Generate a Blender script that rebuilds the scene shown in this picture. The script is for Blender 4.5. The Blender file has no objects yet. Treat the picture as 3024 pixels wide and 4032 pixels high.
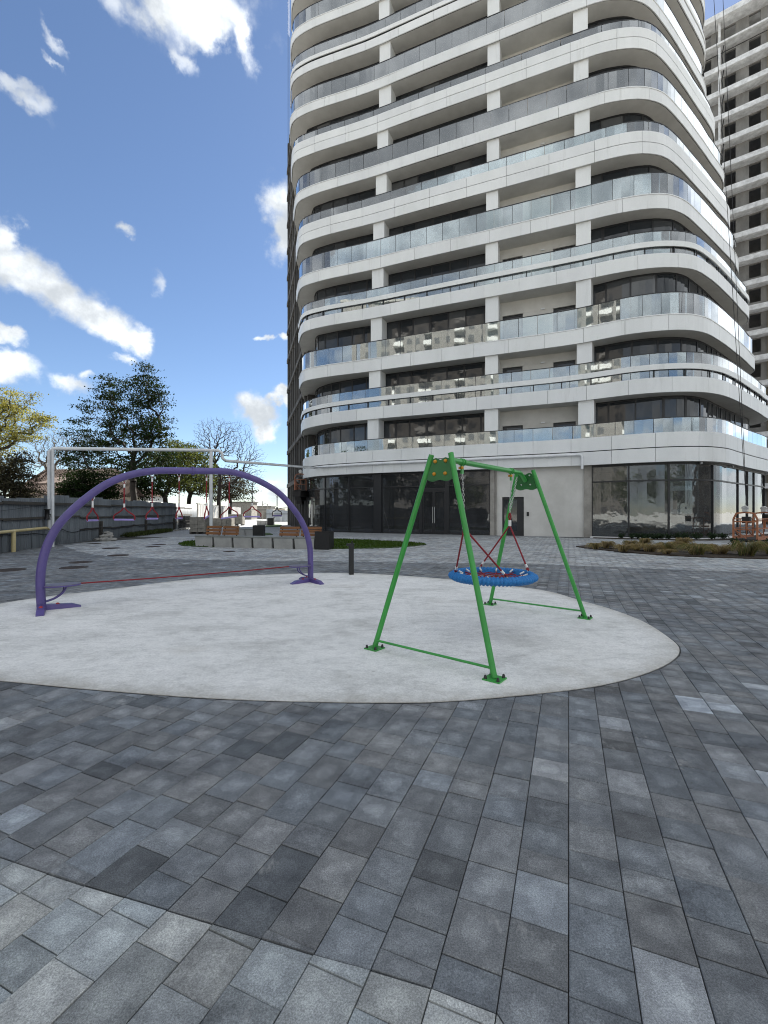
import bpy, math, random
import numpy as np
from mathutils import Vector, Matrix

random.seed(7)
rng = np.random.default_rng(7)
S = bpy.context.scene
COL = S.collection
R = math.radians

# ---------------------------------------------------------------- camera
cam_d = bpy.data.cameras.new('camera')
cam = bpy.data.objects.new('camera', cam_d)
COL.objects.link(cam)
cam.location = (0, 0, 1.5)
cam.rotation_euler = (R(90), 0, 0)
cam_d.sensor_fit = 'VERTICAL'
cam_d.sensor_height = 36.0
cam_d.lens = 36.0 * 1760 / 4032
cam_d.clip_start = 0.05
cam_d.clip_end = 3000
S.camera = cam
S.view_settings.view_transform = 'Standard'
S.view_settings.look = 'None'
S.view_settings.exposure = 2.17
S.view_settings.gamma = 1.0
S.view_settings.use_curve_mapping = False
S.render.engine = 'CYCLES'
S.cycles.use_denoising = True
S.cycles.denoising_prefilter = 'ACCURATE'
S.cycles.filter_width = 1.05
S.cycles.max_bounces = 10
S.cycles.diffuse_bounces = 4
S.cycles.glossy_bounces = 4
S.cycles.transparent_max_bounces = 16
S.cycles.caustics_reflective = False
S.cycles.caustics_refractive = False
S.cycles.sample_clamp_indirect = 6.0

SUN_EL, SUN_AZ = 46.0, 24.0          # azimuth measured from +Y towards +X
sun_dir = Vector((math.sin(R(SUN_AZ)) * math.cos(R(SUN_EL)), math.cos(R(SUN_AZ)) * math.cos(R(SUN_EL)), math.sin(R(SUN_EL))))

# ---------------------------------------------------------------- sky
F, CX, CY, H = 1760.0, 1512.0, 2016.0, 1.5
world = bpy.data.worlds.new('World')
S.world = world
world.use_nodes = True
wn, wl = world.node_tree.nodes, world.node_tree.links
wn.clear()


def wnode(t, **kw):
    n = wn.new(t)
    for k, v in kw.items():
        setattr(n, k, v)
    return n


def wmath(op, a, b=None, c=None, clamp=False):
    n = wnode('ShaderNodeMath', operation=op, use_clamp=clamp)
    for i, v in enumerate((a, b, c)):
        if v is None:
            continue
        if isinstance(v, (int, float)):
            n.inputs[i].default_value = v
        else:
            wl.new(v, n.inputs[i])
    return n.outputs[0]


def wvec(op, a, b=None, scale=None):
    n = wnode('ShaderNodeVectorMath', operation=op)
    for i, v in enumerate((a, b)):
        if v is None:
            continue
        if isinstance(v, (tuple, list, Vector)):
            n.inputs[i].default_value = tuple(v)
        else:
            wl.new(v, n.inputs[i])
    if scale is not None:
        n.inputs['Scale'].default_value = scale
    return n.outputs['Value'] if op in ('DOT_PRODUCT', 'LENGTH') else n.outputs[0]


def wsmooth(v, lo, hi):
    n = wnode('ShaderNodeMapRange', interpolation_type='SMOOTHSTEP')
    wl.new(v, n.inputs[0])
    n.inputs[1].default_value = lo
    n.inputs[2].default_value = hi
    return n.outputs[0]


def wnoise(vec, scale, detail, rough=0.55):
    n = wnode('ShaderNodeTexNoise')
    wl.new(vec, n.inputs['Vector'])
    n.inputs['Scale'].default_value = scale
    n.inputs['Detail'].default_value = detail
    n.inputs['Roughness'].default_value = rough
    return n


def build_sky():
    tc = wnode('ShaderNodeTexCoord')
    d = tc.outputs['Generated']
    sky = wnode('ShaderNodeTexSky', sky_type='NISHITA', sun_disc=False)
    sky.sun_elevation = R(SUN_EL)
    sky.sun_rotation = R(SUN_AZ)
    sky.altitude = 50
    sky.air_density = 0.85
    sky.dust_density = 0.12
    sky.ozone_density = 3.0
    hsv = wnode('ShaderNodeHueSaturation')
    hsv.inputs['Saturation'].default_value = 1.0
    hsv.inputs['Value'].default_value = 0.46
    wl.new(sky.outputs[0], hsv.inputs['Color'])
    # clouds: each one an ellipse of directions, its edge broken up by noise
    n1 = wnoise(d, 7.0, 3.0)
    n2 = wnoise(d, 24.0, 5.0, 0.6)
    o1 = wvec('SCALE', wvec('SUBTRACT', n1.outputs['Color'], (0.5, 0.5, 0.5)), scale=0.10)
    o2 = wvec('SCALE', wvec('SUBTRACT', n2.outputs['Color'], (0.5, 0.5, 0.5)), scale=0.06)
    dp = wvec('ADD', wvec('ADD', d, o1), o2)

    def zs(x, y):
        return (x * .7233, y * .7233)
    # (x, y, rx, ry, tilt deg, thinness) on the 3024 x 4032 picture plane of the camera direction +Y
    B = []
    for x, y, rx, ry, t, w in [
        (1150, 90, 330, 170, 0, 0), (930, 60, 170, 120, 0, .12), (1190, 230, 150, 90, 0, .1), (1350, 190, 90, 210, 0, .1), (1030, 360, 55, 130, -30, .38),
        (690, 50, 110, 120, 30, .4), (1510, 250, 60, 110, 0, .5),
        (10, 1270, 80, 120, 0, 0), (90, 1440, 210, 150, 30, 0), (300, 1570, 230, 130, 32, 0), (520, 1690, 190, 105, 32, 0), (700, 1800, 150, 80, 30, 0), (790, 1840, 70, 60, 0, .05),
        (1500, 1110, 110, 120, 0, .12), (1555, 1290, 100, 130, 0, .08), (1530, 1810, 80, 32, 0, .2), (1425, 1825, 45, 24, 0, .25), (30, 1820, 120, 60, 35, .05),
        (30, 1990, 190, 100, 15, 0), (865, 1520, 70, 80, 0, .35), (685, 1285, 65, 45, 0, .32), (285, 200, 55, 110, -25, .36), (280, 345, 32, 80, -10, .36),
        (150, 540, 130, 80, 40, .30), (50, 440, 130, 60, 30, .36), (235, 660, 60, 110, -25, .48)]:
        x, y = zs(x, y)
        B.append((x, y, rx * .7233, ry * .7233, t, w))
    for x, y, rx, ry, t, w in [(1000, 1620, 75, 60, 20, .0), (1055, 1690, 60, 45, 20, .05), (1095, 1580, 70, 26, 0, .1), (1063, 1920, 80, 28, 0, .1), (1050, 1885, 45, 18, 0, .15),
                               (1090, 1985, 90, 60, 0, .15), (265, 1523, 75, 42, 25, .25), (350, 1500, 40, 26, 0, .3), (520, 1405, 55, 26, 0, .3)]:
        B.append((x, y, rx, ry, t, w))
    acc = None
    for x, y, rx, ry, t, w in B:
        c = Vector((x - CX, F, CY - y))
        L = c.length
        c = c / L
        e1 = Vector((1, 0, 0)) - c * c.x
        e1.normalize()
        e2 = c.cross(e1)
        if e2.z > 0:
            e2 = -e2
        ca, sa = math.cos(R(t)), math.sin(R(t))
        t1, t2 = e1 * ca + e2 * sa, -e1 * sa + e2 * ca
        cosv = F / L                     # picture stretch away from the axis
        s1 = rx / F * cosv ** 1.5
        s2 = ry / F * cosv ** 1.5
        a = wvec('DOT_PRODUCT', dp, tuple(t1 / s1))
        b = wvec('DOT_PRODUCT', dp, tuple(t2 / s2))
        cb = wnode('ShaderNodeCombineXYZ')
        wl.new(a, cb.inputs[0])
        wl.new(b, cb.inputs[1])
        cb.inputs[2].default_value = w * 2.2 if w else 0
        r = wvec('LENGTH', cb.outputs[0])
        acc = r if acc is None else wmath('SMOOTH_MIN', acc, r, 0.25)
    sep = wnode('ShaderNodeSeparateXYZ')
    wl.new(d, sep.inputs[0])
    n3 = wnoise(d, 11.0, 9.0, 0.62)
    edge = wmath('ADD', acc, wmath('MULTIPLY', wmath('SUBTRACT', n3.outputs['Fac'], 0.5), 1.35))
    m1 = wmath('POWER', wsmooth(edge, 1.34, 0.45), 1.25)
    # unseen cloud round the rest of the sky, thickened for fill light and reflections
    pl = wvec('DIVIDE', d, None)
    dv = pl.node
    zz = wmath('ADD', wmath('MAXIMUM', sep.outputs[2], 0.0), 0.22)
    cc = wnode('ShaderNodeCombineXYZ')
    for i in range(3):
        wl.new(zz, cc.inputs[i])
    wl.new(cc.outputs[0], dv.inputs[1])
    n4 = wnoise(wvec('ADD', pl, (5.3, 2.2, 0.0)), 1.25, 9.0, 0.58)
    m2 = wsmooth(n4.outputs['Fac'], 0.30, 0.52)
    vc = Vector((-0.12, 0.92, 0.36)).normalized()
    away = wsmooth(wvec('DOT_PRODUCT', d, tuple(vc)), 0.66, 0.52)
    m2 = wmath('MULTIPLY', m2, away)
    m = wmath('MAXIMUM', m1, m2)
    m = wmath('MULTIPLY', m, wsmooth(sep.outputs[2], -0.02, 0.05))
    # cloud light: white, greyer where thick
    body = wsmooth(wmath('ADD', wmath('MULTIPLY', n3.outputs['Fac'], 0.55), wmath('MULTIPLY', n1.outputs['Fac'], 0.45)), 0.40, 0.60)
    cm = wnode('ShaderNodeMix', data_type='RGBA')
    wl.new(body, cm.inputs['Factor'])
    cm.inputs['A'].default_value = (2.0, 2.15, 2.3, 1)
    cm.inputs['B'].default_value = (3.85, 4.02, 4.15, 1)
    mx = wnode('ShaderNodeMix', data_type='RGBA')
    wl.new(m, mx.inputs['Factor'])
    wl.new(hsv.outputs[0], mx.inputs['A'])
    wl.new(cm.outputs['Result'], mx.inputs['B'])
    bg = wnode('ShaderNodeBackground')
    bg.inputs['Strength'].default_value = 0.075
    wl.new(mx.outputs['Result'], bg.inputs['Color'])
    out = wnode('ShaderNodeOutputWorld')
    wl.new(bg.outputs[0], out.inputs['Surface'])


build_sky()
world.cycles.sampling_method = 'MANUAL'
world.cycles.sample_map_resolution = 1024

sun_d = bpy.data.lights.new('sun', 'SUN')
sun = bpy.data.objects.new('sun', sun_d)
COL.objects.link(sun)
sun_d.energy = 4.0
sun_d.angle = R(0.53)
sun_d.color = (1.0, 0.95, 0.87)
sun.rotation_euler = sun_dir.to_track_quat('Z', 'Y').to_euler()
sun.location = (0, 0, 90)


# ---------------------------------------------------------------- helpers
def px(x, d, z=None, y=None):
    """a point d metres in front of the camera under picture column x, at height z or picture row y"""
    if z is None:
        z = H + (CY - y) * d / F
    return Vector(((x - CX) / F * d, d, z))


def gp(x, y, z=0.0):
    """where the sight line through (x, y) meets the level z"""
    d = (z - H) * F / (CY - y)
    return Vector(((x - CX) / F * d, d, z))


def tag(o, label=None, cat=None, group=None, kind=None):
    if label:
        o['label'] = label
    if cat:
        o['category'] = cat
    if group:
        o['group'] = group
    if kind:
        o['kind'] = kind
    return o


def thing(name, label, cat, loc=(0, 0, 0), rz=0.0, group=None):
    o = bpy.data.objects.new(name, None)
    o.empty_display_size = 0.2
    COL.objects.link(o)
    o.location = loc
    o.rotation_euler = (0, 0, rz)
    return tag(o, label, cat, group)


class MB:
    def __init__(self):
        self.v, self.f, self.s, self.c = [], [], [], []
        self.col = None
        self.uv = {}

    def add(self, vs, fs, smooth=False):
        b = len(self.v)
        self.v.extend([tuple(p) for p in vs])
        for f in fs:
            self.f.append(tuple(i + b for i in f))
            self.s.append(smooth)
            self.c.append(self.col)
        return self

    def box(self, lo, hi):
        x0, y0, z0 = lo
        x1, y1, z1 = hi
        return self.add([(x0, y0, z0), (x1, y0, z0), (x1, y1, z0), (x0, y1, z0), (x0, y0, z1), (x1, y0, z1), (x1, y1, z1), (x0, y1, z1)],
                        [(0, 3, 2, 1), (4, 5, 6, 7), (0, 1, 5, 4), (1, 2, 6, 5), (2, 3, 7, 6), (3, 0, 4, 7)])

    def obox(self, c, ax, ay, az, hx, hy, hz):
        c, ax, ay, az = Vector(c), Vector(ax) * hx, Vector(ay) * hy, Vector(az) * hz
        vs = [c + ax * i + ay * j + az * k for k in (-1, 1) for (i, j) in ((-1, -1), (1, -1), (1, 1), (-1, 1))]
        return self.add(vs, [(0, 3, 2, 1), (4, 5, 6, 7), (0, 1, 5, 4), (1, 2, 6, 5), (2, 3, 7, 6), (3, 0, 4, 7)])

    def prism(self, poly, z0, z1, bottom=True):
        n = len(poly)
        vs = [(p[0], p[1], z0) for p in poly] + [(p[0], p[1], z1) for p in poly]
        fs = [tuple(range(n, 2 * n))]
        if bottom:
            fs.append(tuple(reversed(range(n))))
        fs += [(i, (i + 1) % n, n + (i + 1) % n, n + i) for i in range(n)]
        return self.add(vs, fs)

    def bar(self, p, q, w, h, up=(0, 0, 1)):
        """a box beam from p to q"""
        p, q = Vector(p), Vector(q)
        d = (q - p)
        L = d.length
        d = d / L
        up = Vector(up)
        s = d.cross(up)
        if s.length < 1e-4:
            s = d.cross(Vector((1, 0, 0)))
        s.normalize()
        u = s.cross(d)
        return self.obox((p + q) / 2, d, s, u, L / 2, w / 2, h / 2)

    def tube(self, pts, r, n=10, closed=False, caps=True, smooth=True):
        pts = [Vector(p) for p in pts]
        m = len(pts)
        rr = r if isinstance(r, (list, tuple)) else [r] * m
        tang = []
        for i in range(m):
            if closed:
                t = pts[(i + 1) % m] - pts[i - 1]
            else:
                t = pts[min(i + 1, m - 1)] - pts[max(i - 1, 0)]
            tang.append(t.normalized())
        a = tang[0].cross(Vector((0, 0, 1)))
        if a.length < 1e-3:
            a = tang[0].cross(Vector((1, 0, 0)))
        a.normalize()
        vs, fs = [], []
        for i in range(m):
            a = a - tang[i] * a.dot(tang[i])
            if a.length < 1e-6:
                a = tang[i].cross(Vector((1, 0, 0)))
            a.normalize()
            b = tang[i].cross(a)
            for k in range(n):
                th = 2 * math.pi * k / n
                vs.append(pts[i] + (a * math.cos(th) + b * math.sin(th)) * rr[i])
        for i in range(m if closed else m - 1):
            j = (i + 1) % m
            for k in range(n):
                fs.append((i * n + k, i * n + (k + 1) % n, j * n + (k + 1) % n, j * n + k))
        self.add(vs, fs, smooth)
        if caps and not closed:
            self.add(vs[:n], [tuple(reversed(range(n)))])
            self.add(vs[-n:], [tuple(range(n))])
        return self

    def lathe(self, c, prof, n=16, smooth=True):
        """prof: list of (radius, height)"""
        c = Vector(c)
        m = len(prof)
        vs, fs = [], []
        for r, z in prof:
            for k in range(n):
                th = 2 * math.pi * k / n
                vs.append(c + Vector((r * math.cos(th), r * math.sin(th), z)))
        for i in range(m - 1):
            for k in range(n):
                fs.append((i * n + k, i * n + (k + 1) % n, (i + 1) * n + (k + 1) % n, (i + 1) * n + k))
        return self.add(vs, fs, smooth)

    def ball(self, c, r, n=10, m=6, sz=1.0):
        return self.lathe(c, [(r * math.sin(math.pi * i / m) + 1e-5, -r * sz * math.cos(math.pi * i / m)) for i in range(m + 1)], n)

    def mesh(self, name, mat):
        me = bpy.data.meshes.new(name)
        me.from_pydata(self.v, [], self.f)
        if any(self.s):
            me.polygons.foreach_set('use_smooth', self.s)
        if any(c is not None for c in self.c):
            ca = me.color_attributes.new('col', 'FLOAT_COLOR', 'CORNER')
            buf = np.empty((len(me.loops), 4), dtype=np.float32)
            k = 0
            for f, c in zip(self.f, self.c):
                buf[k:k + len(f)] = c if c is not None else (.5, .5, .5, 1)
                k += len(f)
            ca.data.foreach_set('color', buf.ravel())
        if self.uv:
            ul = me.uv_layers.new(name='stone')
            buf = np.zeros((len(me.loops), 2), dtype=np.float32)
            k = 0
            for i, f in enumerate(self.f):
                if i in self.uv:
                    buf[k:k + len(f)] = self.uv[i]
                k += len(f)
            ul.data.foreach_set('uv', buf.ravel())
        if mat:
            me.materials.append(mat)
        return me

    def build(self, name, mat, parent=None, kind=None):
        o = bpy.data.objects.new(name, self.mesh(name, mat))
        COL.objects.link(o)
        if parent is not None:
            o.parent = parent
            if parent.type == 'EMPTY':
                o.matrix_parent_inverse = parent.matrix_basis.inverted()
        if kind:
            o['kind'] = kind
        return o


def copy_tree(o, parent=None):
    c = o.copy()
    COL.objects.link(c)
    if parent is not None:
        c.parent = parent
    for ch in list(o.children):
        copy_tree(ch, c)
    return c


def catmull(pts, step):
    P = [Vector(p) for p in pts]
    P = [P[0] * 2 - P[1]] + P + [P[-1] * 2 - P[-2]]
    out = []
    for i in range(1, len(P) - 2):
        p0, p1, p2, p3 = P[i - 1:i + 3]
        # centripetal parametrisation keeps unevenly spaced points smooth
        t0 = 0.0
        t1 = t0 + max((p1 - p0).length, 1e-6) ** 0.5
        t2 = t1 + max((p2 - p1).length, 1e-6) ** 0.5
        t3 = t2 + max((p3 - p2).length, 1e-6) ** 0.5
        n = max(2, int((p2 - p1).length / step * 2))
        for k in range(n):
            t = t1 + (t2 - t1) * k / n
            a1 = p0 * ((t1 - t) / (t1 - t0)) + p1 * ((t - t0) / (t1 - t0))
            a2 = p1 * ((t2 - t) / (t2 - t1)) + p2 * ((t - t1) / (t2 - t1))
            a3 = p2 * ((t3 - t) / (t3 - t2)) + p3 * ((t - t2) / (t3 - t2))
            b1 = a1 * ((t2 - t) / (t2 - t0)) + a2 * ((t - t0) / (t2 - t0))
            b2 = a2 * ((t3 - t) / (t3 - t1)) + a3 * ((t - t1) / (t3 - t1))
            out.append(b1 * ((t2 - t) / (t2 - t1)) + b2 * ((t - t1) / (t2 - t1)))
    out.append(P[-2])
    return out


# ---------------------------------------------------------------- materials
def new_mat(name):
    m = bpy.data.materials.new(name)
    m.use_nodes = True
    return m, m.node_tree.nodes, m.node_tree.links, m.node_tree.nodes['Principled BSDF']


def ramp(nt, fac, stops):
    n = nt.nodes.new('ShaderNodeValToRGB')
    el = n.color_ramp.elements
    while len(el) > 1:
        el.remove(el[-1])
    el[0].position, el[0].color = stops[0][0], (*stops[0][1], 1)
    for p, c in stops[1:]:
        e = el.new(p)
        e.color = (*c, 1)
    nt.links.new(fac, n.inputs[0])
    return n.outputs[0]


def nnoise(nt, scale, detail=4, rough=.6, coord='Object', stretch=None, pos=False):
    if pos:
        g = nt.nodes.new('ShaderNodeNewGeometry')
        src = g.outputs['Position']
    else:
        g = nt.nodes.new('ShaderNodeTexCoord')
        src = g.outputs[coord]
    if stretch:
        mp = nt.nodes.new('ShaderNodeMapping')
        mp.inputs['Scale'].default_value = stretch
        nt.links.new(src, mp.inputs[0])
        src = mp.outputs[0]
    n = nt.nodes.new('ShaderNodeTexNoise')
    n.inputs['Scale'].default_value = scale
    n.inputs['Detail'].default_value = detail
    n.inputs['Roughness'].default_value = rough
    nt.links.new(src, n.inputs['Vector'])
    return n.outputs['Fac']


def mixc(nt, fac, a, b, mode='MIX'):
    n = nt.nodes.new('ShaderNodeMix')
    n.data_type = 'RGBA'
    n.blend_type = mode
    for k, v in (('Factor', fac), ('A', a), ('B', b)):
        if isinstance(v, (int, float)):
            n.inputs[k].default_value = v
        elif isinstance(v, tuple):
            n.inputs[k].default_value = (*v, 1)
        else:
            nt.links.new(v, n.inputs[k])
    return n.outputs['Result']


def bump(nt, p, h, strength, dist=.01):
    b = nt.nodes.new('ShaderNodeBump')
    b.inputs['Strength'].default_value = strength
    b.inputs['Distance'].default_value = dist
    nt.links.new(h, b.inputs['Height'])
    nt.links.new(b.outputs[0], p.inputs['Normal'])


def simple(name, c1, c2=None, scale=6, rough=.6, metal=0., bmp=0., bscale=60, spec=.5, pos=True, stretch=None, lo=.35, hi=.65, bdist=.01):
    m, n, l, p = new_mat(name)
    nt = m.node_tree
    if c2 is None:
        c2 = tuple(v * .82 for v in c1)
    f = nnoise(nt, scale, 6, .65, pos=pos, stretch=stretch)
    l.new(ramp(nt, f, [(lo, c2), (hi, c1)]), p.inputs['Base Color'])
    p.inputs['Roughness'].default_value = rough
    p.inputs['Metallic'].default_value = metal
    p.inputs['Specular IOR Level'].default_value = spec
    if bmp:
        bump(nt, p, nnoise(nt, bscale, 5, .7, pos=pos), bmp, bdist)
    return m


M = {}


def make_mats():
    # pavers: the colour of each stone sits on its mesh, grain, bloom and wear come on top
    m, n, l, p = new_mat('paver_stone')
    nt = m.node_tree
    a = n.new('ShaderNodeAttribute')
    a.attribute_name = 'col'
    fine = nnoise(nt, 170, 4, .85, pos=True)
    mid = nnoise(nt, 7, 8, .72, pos=True)
    big = nnoise(nt, .55, 4, .6, pos=True)
    c = mixc(nt, 1.0, a.outputs['Color'], ramp(nt, fine, [(.36, (.60, .60, .60)), (.5, (1, 1, 1)), (.64, (1.5, 1.5, 1.5))]), 'MULTIPLY')
    c = mixc(nt, 1.0, c, ramp(nt, mid, [(.33, (.74, .74, .75)), (.5, (1, 1, 1)), (.66, (1.34, 1.34, 1.31))]), 'MULTIPLY')
    c = mixc(nt, 1.0, c, ramp(nt, big, [(.3, (.8, .8, .81)), (.6, (1.08, 1.08, 1.07))]), 'MULTIPLY')
    # worn paler middle, grimy rim, some stones with a pale bloom along one side
    uvn = n.new('ShaderNodeUVMap')
    uvn.uv_map = 'stone'
    sp_ = n.new('ShaderNodeSeparateXYZ')
    l.new(uvn.outputs[0], sp_.inputs[0])
    ab = []
    for i in (0, 1):
        q = n.new('ShaderNodeMath')
        q.operation = 'ABSOLUTE'
        l.new(sp_.outputs[i], q.inputs[0])
        ab.append(q.outputs[0])
    mxx = n.new('ShaderNodeMath')
    mxx.operation = 'SMOOTH_MAX'
    l.new(ab[0], mxx.inputs[0])
    l.new(ab[1], mxx.inputs[1])
    mxx.inputs[2].default_value = .35
    ad = n.new('ShaderNodeMath')
    ad.operation = 'MULTIPLY_ADD'
    l.new(nnoise(nt, 17, 6, .7, pos=True), ad.inputs[0])
    ad.inputs[1].default_value = 1.0
    l.new(mxx.outputs[0], ad.inputs[2])
    c = mixc(nt, 1.0, c, ramp(nt, ad.outputs[0], [(.45, (1.13, 1.13, 1.12)), (1.0, (1.02, 1.02, 1.02)), (1.5, (.86, .86, .86))]), 'MULTIPLY')
    bl = n.new('ShaderNodeMath')
    bl.operation = 'MULTIPLY_ADD'
    l.new(nnoise(nt, 2.6, 5, .7, pos=True), bl.inputs[0])
    bl.inputs[1].default_value = 1.5
    l.new(sp_.outputs[0], bl.inputs[2])
    c = mixc(nt, ramp(nt, bl.outputs[0], [(1.83, (0, 0, 0)), (2.05, (.5, .5, .5))]), c, (.42, .45, .49))
    # scuffs and pale mortar traces
    sc = nnoise(nt, 3.2, 9, .75, pos=True, stretch=(1, .6, 1))
    c = mixc(nt, ramp(nt, sc, [(.60, (0, 0, 0)), (.68, (.6, .6, .6))]), c, (.36, .36, .35))
    # damp stains
    st = nnoise(nt, 1.15, 5, .55, pos=True, stretch=(.6, 1.5, 1))
    c = mixc(nt, ramp(nt, st, [(.37, (.6, .6, .6)), (.44, (0, 0, 0))]), c, mixc(nt, 1.0, c, (.5, .5, .52), 'MULTIPLY'))
    l.new(c, p.inputs['Base Color'])
    p.inputs['Roughness'].default_value = .82
    p.inputs['Specular IOR Level'].default_value = .3
    bump(nt, p, nnoise(nt, 160, 4, .8, pos=True), .35, .004)
    M['paver'] = m
    # pale coating on the play circle
    m, n, l, p = new_mat('pale_screed')
    nt = m.node_tree
    big = nnoise(nt, 1.3, 9, .72, pos=True, stretch=(.8, 1.1, 1))
    c = ramp(nt, big, [(.36, (.58, .575, .555)), (.5, (.735, .73, .71)), (.64, (.80, .79, .77))])
    mid = nnoise(nt, 7, 10, .8, pos=True, stretch=(.8, 1.3, 1))
    c = mixc(nt, 1.0, c, ramp(nt, mid, [(.34, (.78, .78, .785)), (.52, (1, 1, 1))]), 'MULTIPLY')
    tan = nnoise(nt, .75, 4, .6, pos=True)
    c = mixc(nt, ramp(nt, tan, [(.60, (0, 0, 0)), (.74, (.5, .5, .5))]), c, (.53, .50, .45))
    vor = nnoise(nt, 7.5, 10, .85, pos=True)
    c = mixc(nt, ramp(nt, vor, [(.60, (0, 0, 0)), (.635, (.75, .75, .75))]), c, (.36, .35, .33))
    scr = nnoise(nt, 9, 6, .75, pos=True, stretch=(.35, 2.2, 1))
    c = mixc(nt, ramp(nt, scr, [(.60, (0, 0, 0)), (.66, (.45, .45, .45))]), c, (.50, .50, .49))
    at_ = n.new('ShaderNodeAttribute')
    at_.attribute_name = 'col'
    rim = n.new('ShaderNodeMath')
    rim.operation = 'ADD'
    l.new(at_.outputs['Fac'], rim.inputs[0])
    l.new(nnoise(nt, 3.2, 8, .75, pos=True), rim.inputs[1])
    c = mixc(nt, ramp(nt, rim.outputs[0], [(.46, (.8, .8, .8)), (.62, (.35, .35, .35)), (.80, (.08, .08, .08)), (1.0, (0, 0, 0))]), c, (.42, .40, .36))
    grain = nnoise(nt, 60, 5, .85, pos=True)
    c = mixc(nt, 1.0, c, ramp(nt, grain, [(.40, (.84, .84, .84)), (.58, (1.07, 1.07, 1.07))]), 'MULTIPLY')
    l.new(c, p.inputs['Base Color'])
    p.inputs['Roughness'].default_value = .85
    p.inputs['Specular IOR Level'].default_value = .25
    bump(nt, p, nnoise(nt, 22, 8, .75, pos=True), .5, .02)
    M['pad'] = m
    M['joint'] = simple('joint_sand', (.075, .072, .064), (.035, .034, .031), 14, .95)
    M['earth'] = simple('wide_ground', (.33, .32, .30), (.25, .245, .23), .4, .95)
    # far paving
    m, n, l, p = new_mat('far_paving_stone')
    nt = m.node_tree
    g = n.new('ShaderNodeNewGeometry')
    mp = n.new('ShaderNodeMapping')
    mp.inputs['Rotation'].default_value = (0, 0, R(22.4))
    l.new(g.outputs['Position'], mp.inputs[0])
    b = n.new('ShaderNodeTexBrick')
    b.inputs['Scale'].default_value = 1.0
    b.inputs['Brick Width'].default_value = .25
    b.inputs['Row Height'].default_value = .2
    b.inputs['Mortar Size'].default_value = .008
    b.inputs['Color1'].default_value = (.23, .24, .25, 1)
    b.inputs['Color2'].default_value = (.30, .31, .32, 1)
    b.inputs['Mortar'].default_value = (.10, .10, .10, 1)
    l.new(mp.outputs[0], b.inputs['Vector'])
    l.new(mixc(nt, 1.0, b.outputs['Color'], ramp(nt, nnoise(nt, .8, 6, .7, pos=True), [(.3, (.8, .8, .8)), (.7, (1.15, 1.15, 1.15))]), 'MULTIPLY'), p.inputs['Base Color'])
    p.inputs['Roughness'].default_value = .85
    M['far_paving'] = m
    # cladding
    m, n, l, p = new_mat('white_cladding')
    nt = m.node_tree
    oi = n.new('ShaderNodeObjectInfo')
    c = ramp(nt, nnoise(nt, .7, 6, .6, pos=True, stretch=(1, 1, .35)), [(.3, (.68, .70, .705)), (.6, (.755, .775, .785))])
    c = mixc(nt, 1.0, c, ramp(nt, oi.outputs['Random'], [(0, (.95, .95, .955)), (1, (1.02, 1.02, 1.01))]), 'MULTIPLY')
    c = mixc(nt, 1.0, c, ramp(nt, nnoise(nt, 45, 3, .7, pos=True), [(.3, (.93, .93, .93)), (.65, (1.03, 1.03, 1.03))]), 'MULTIPLY')
    c = mixc(nt, 1.0, c, ramp(nt, nnoise(nt, 2.2, 6, .7, pos=True, stretch=(1, 1, .12)), [(.28, (.86, .86, .85)), (.42, (1, 1, 1))]), 'MULTIPLY')
    l.new(c, p.inputs['Base Color'])
    p.inputs['Roughness'].default_value = .42
    M['clad'] = m
    M['soffit'] = simple('soffit_board', (.62, .62, .60), (.54, .54, .52), 1.2, .8)
    M['plaster'] = simple('cream_plaster', (.62, .61, .58), (.52, .51, .48), .9, .85, bmp=.1)
    M['concrete'] = simple('bare_concrete', (.36, .34, .31), (.22, .21, .19), 1.1, .9, bmp=.3, bscale=14)
    M['concrete_dark'] = simple('weathered_concrete', (.115, .112, .108), (.06, .058, .056), .9, .9, stretch=(1, 1, .3))
    M['rough_edge'] = simple('rough_slab_edge', (.72, .73, .74), (.46, .465, .47), 1.6, .9, bmp=.4, bscale=10)
    M['raw_wall'] = simple('raw_concrete_wall', (.24, .235, .225), (.14, .137, .13), .8, .9, stretch=(1, 1, .4))
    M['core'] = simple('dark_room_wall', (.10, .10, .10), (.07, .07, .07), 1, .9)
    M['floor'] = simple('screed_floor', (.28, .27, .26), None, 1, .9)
    M['frame'] = simple('anthracite_frame', (.014, .015, .018), (.010, .011, .013), 3, .45)
    M['blackmetal'] = simple('black_powder_coat', (.012, .012, .013), (.008, .008, .009), 20, .5)
    # window glass
    m, n, l, p = new_mat('window_glass')
    nt = m.node_tree
    oi = n.new('ShaderNodeObjectInfo')
    c = ramp(nt, oi.outputs['Random'], [(0, (.016, .020, .025)), (.6, (.030, .035, .041)), (.85, (.062, .067, .073)), (1, (.10, .105, .11))])
    l.new(c, p.inputs['Base Color'])
    p.inputs['Roughness'].default_value = .03
    p.inputs['IOR'].default_value = 1.55
    wob = nnoise(nt, .8, 3, .5, pos=True)
    bump(nt, p, wob, .06, .08)
    M['window'] = m

    def clear(name, tint, dust_sheen, base, mul, wobble, rough=.015):
        m, n, l, p = new_mat(name)
        nt = m.node_tree
        n.remove(p)
        out = [q for q in n if q.type == 'OUTPUT_MATERIAL'][0]
        tr = n.new('ShaderNodeBsdfTransparent')
        tr.inputs['Color'].default_value = (*tint, 1)
        gl = n.new('ShaderNodeBsdfGlossy')
        gl.inputs['Roughness'].default_value = rough
        gl.inputs['Color'].default_value = (.95, .98, 1, 1)
        df = n.new('ShaderNodeBsdfDiffuse')
        df.inputs['Color'].default_value = (.55, .56, .56, 1)
        fr = n.new('ShaderNodeFresnel')
        fr.inputs['IOR'].default_value = 1.5
        bp = n.new('ShaderNodeBump')
        bp.inputs['Strength'].default_value = wobble
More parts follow.
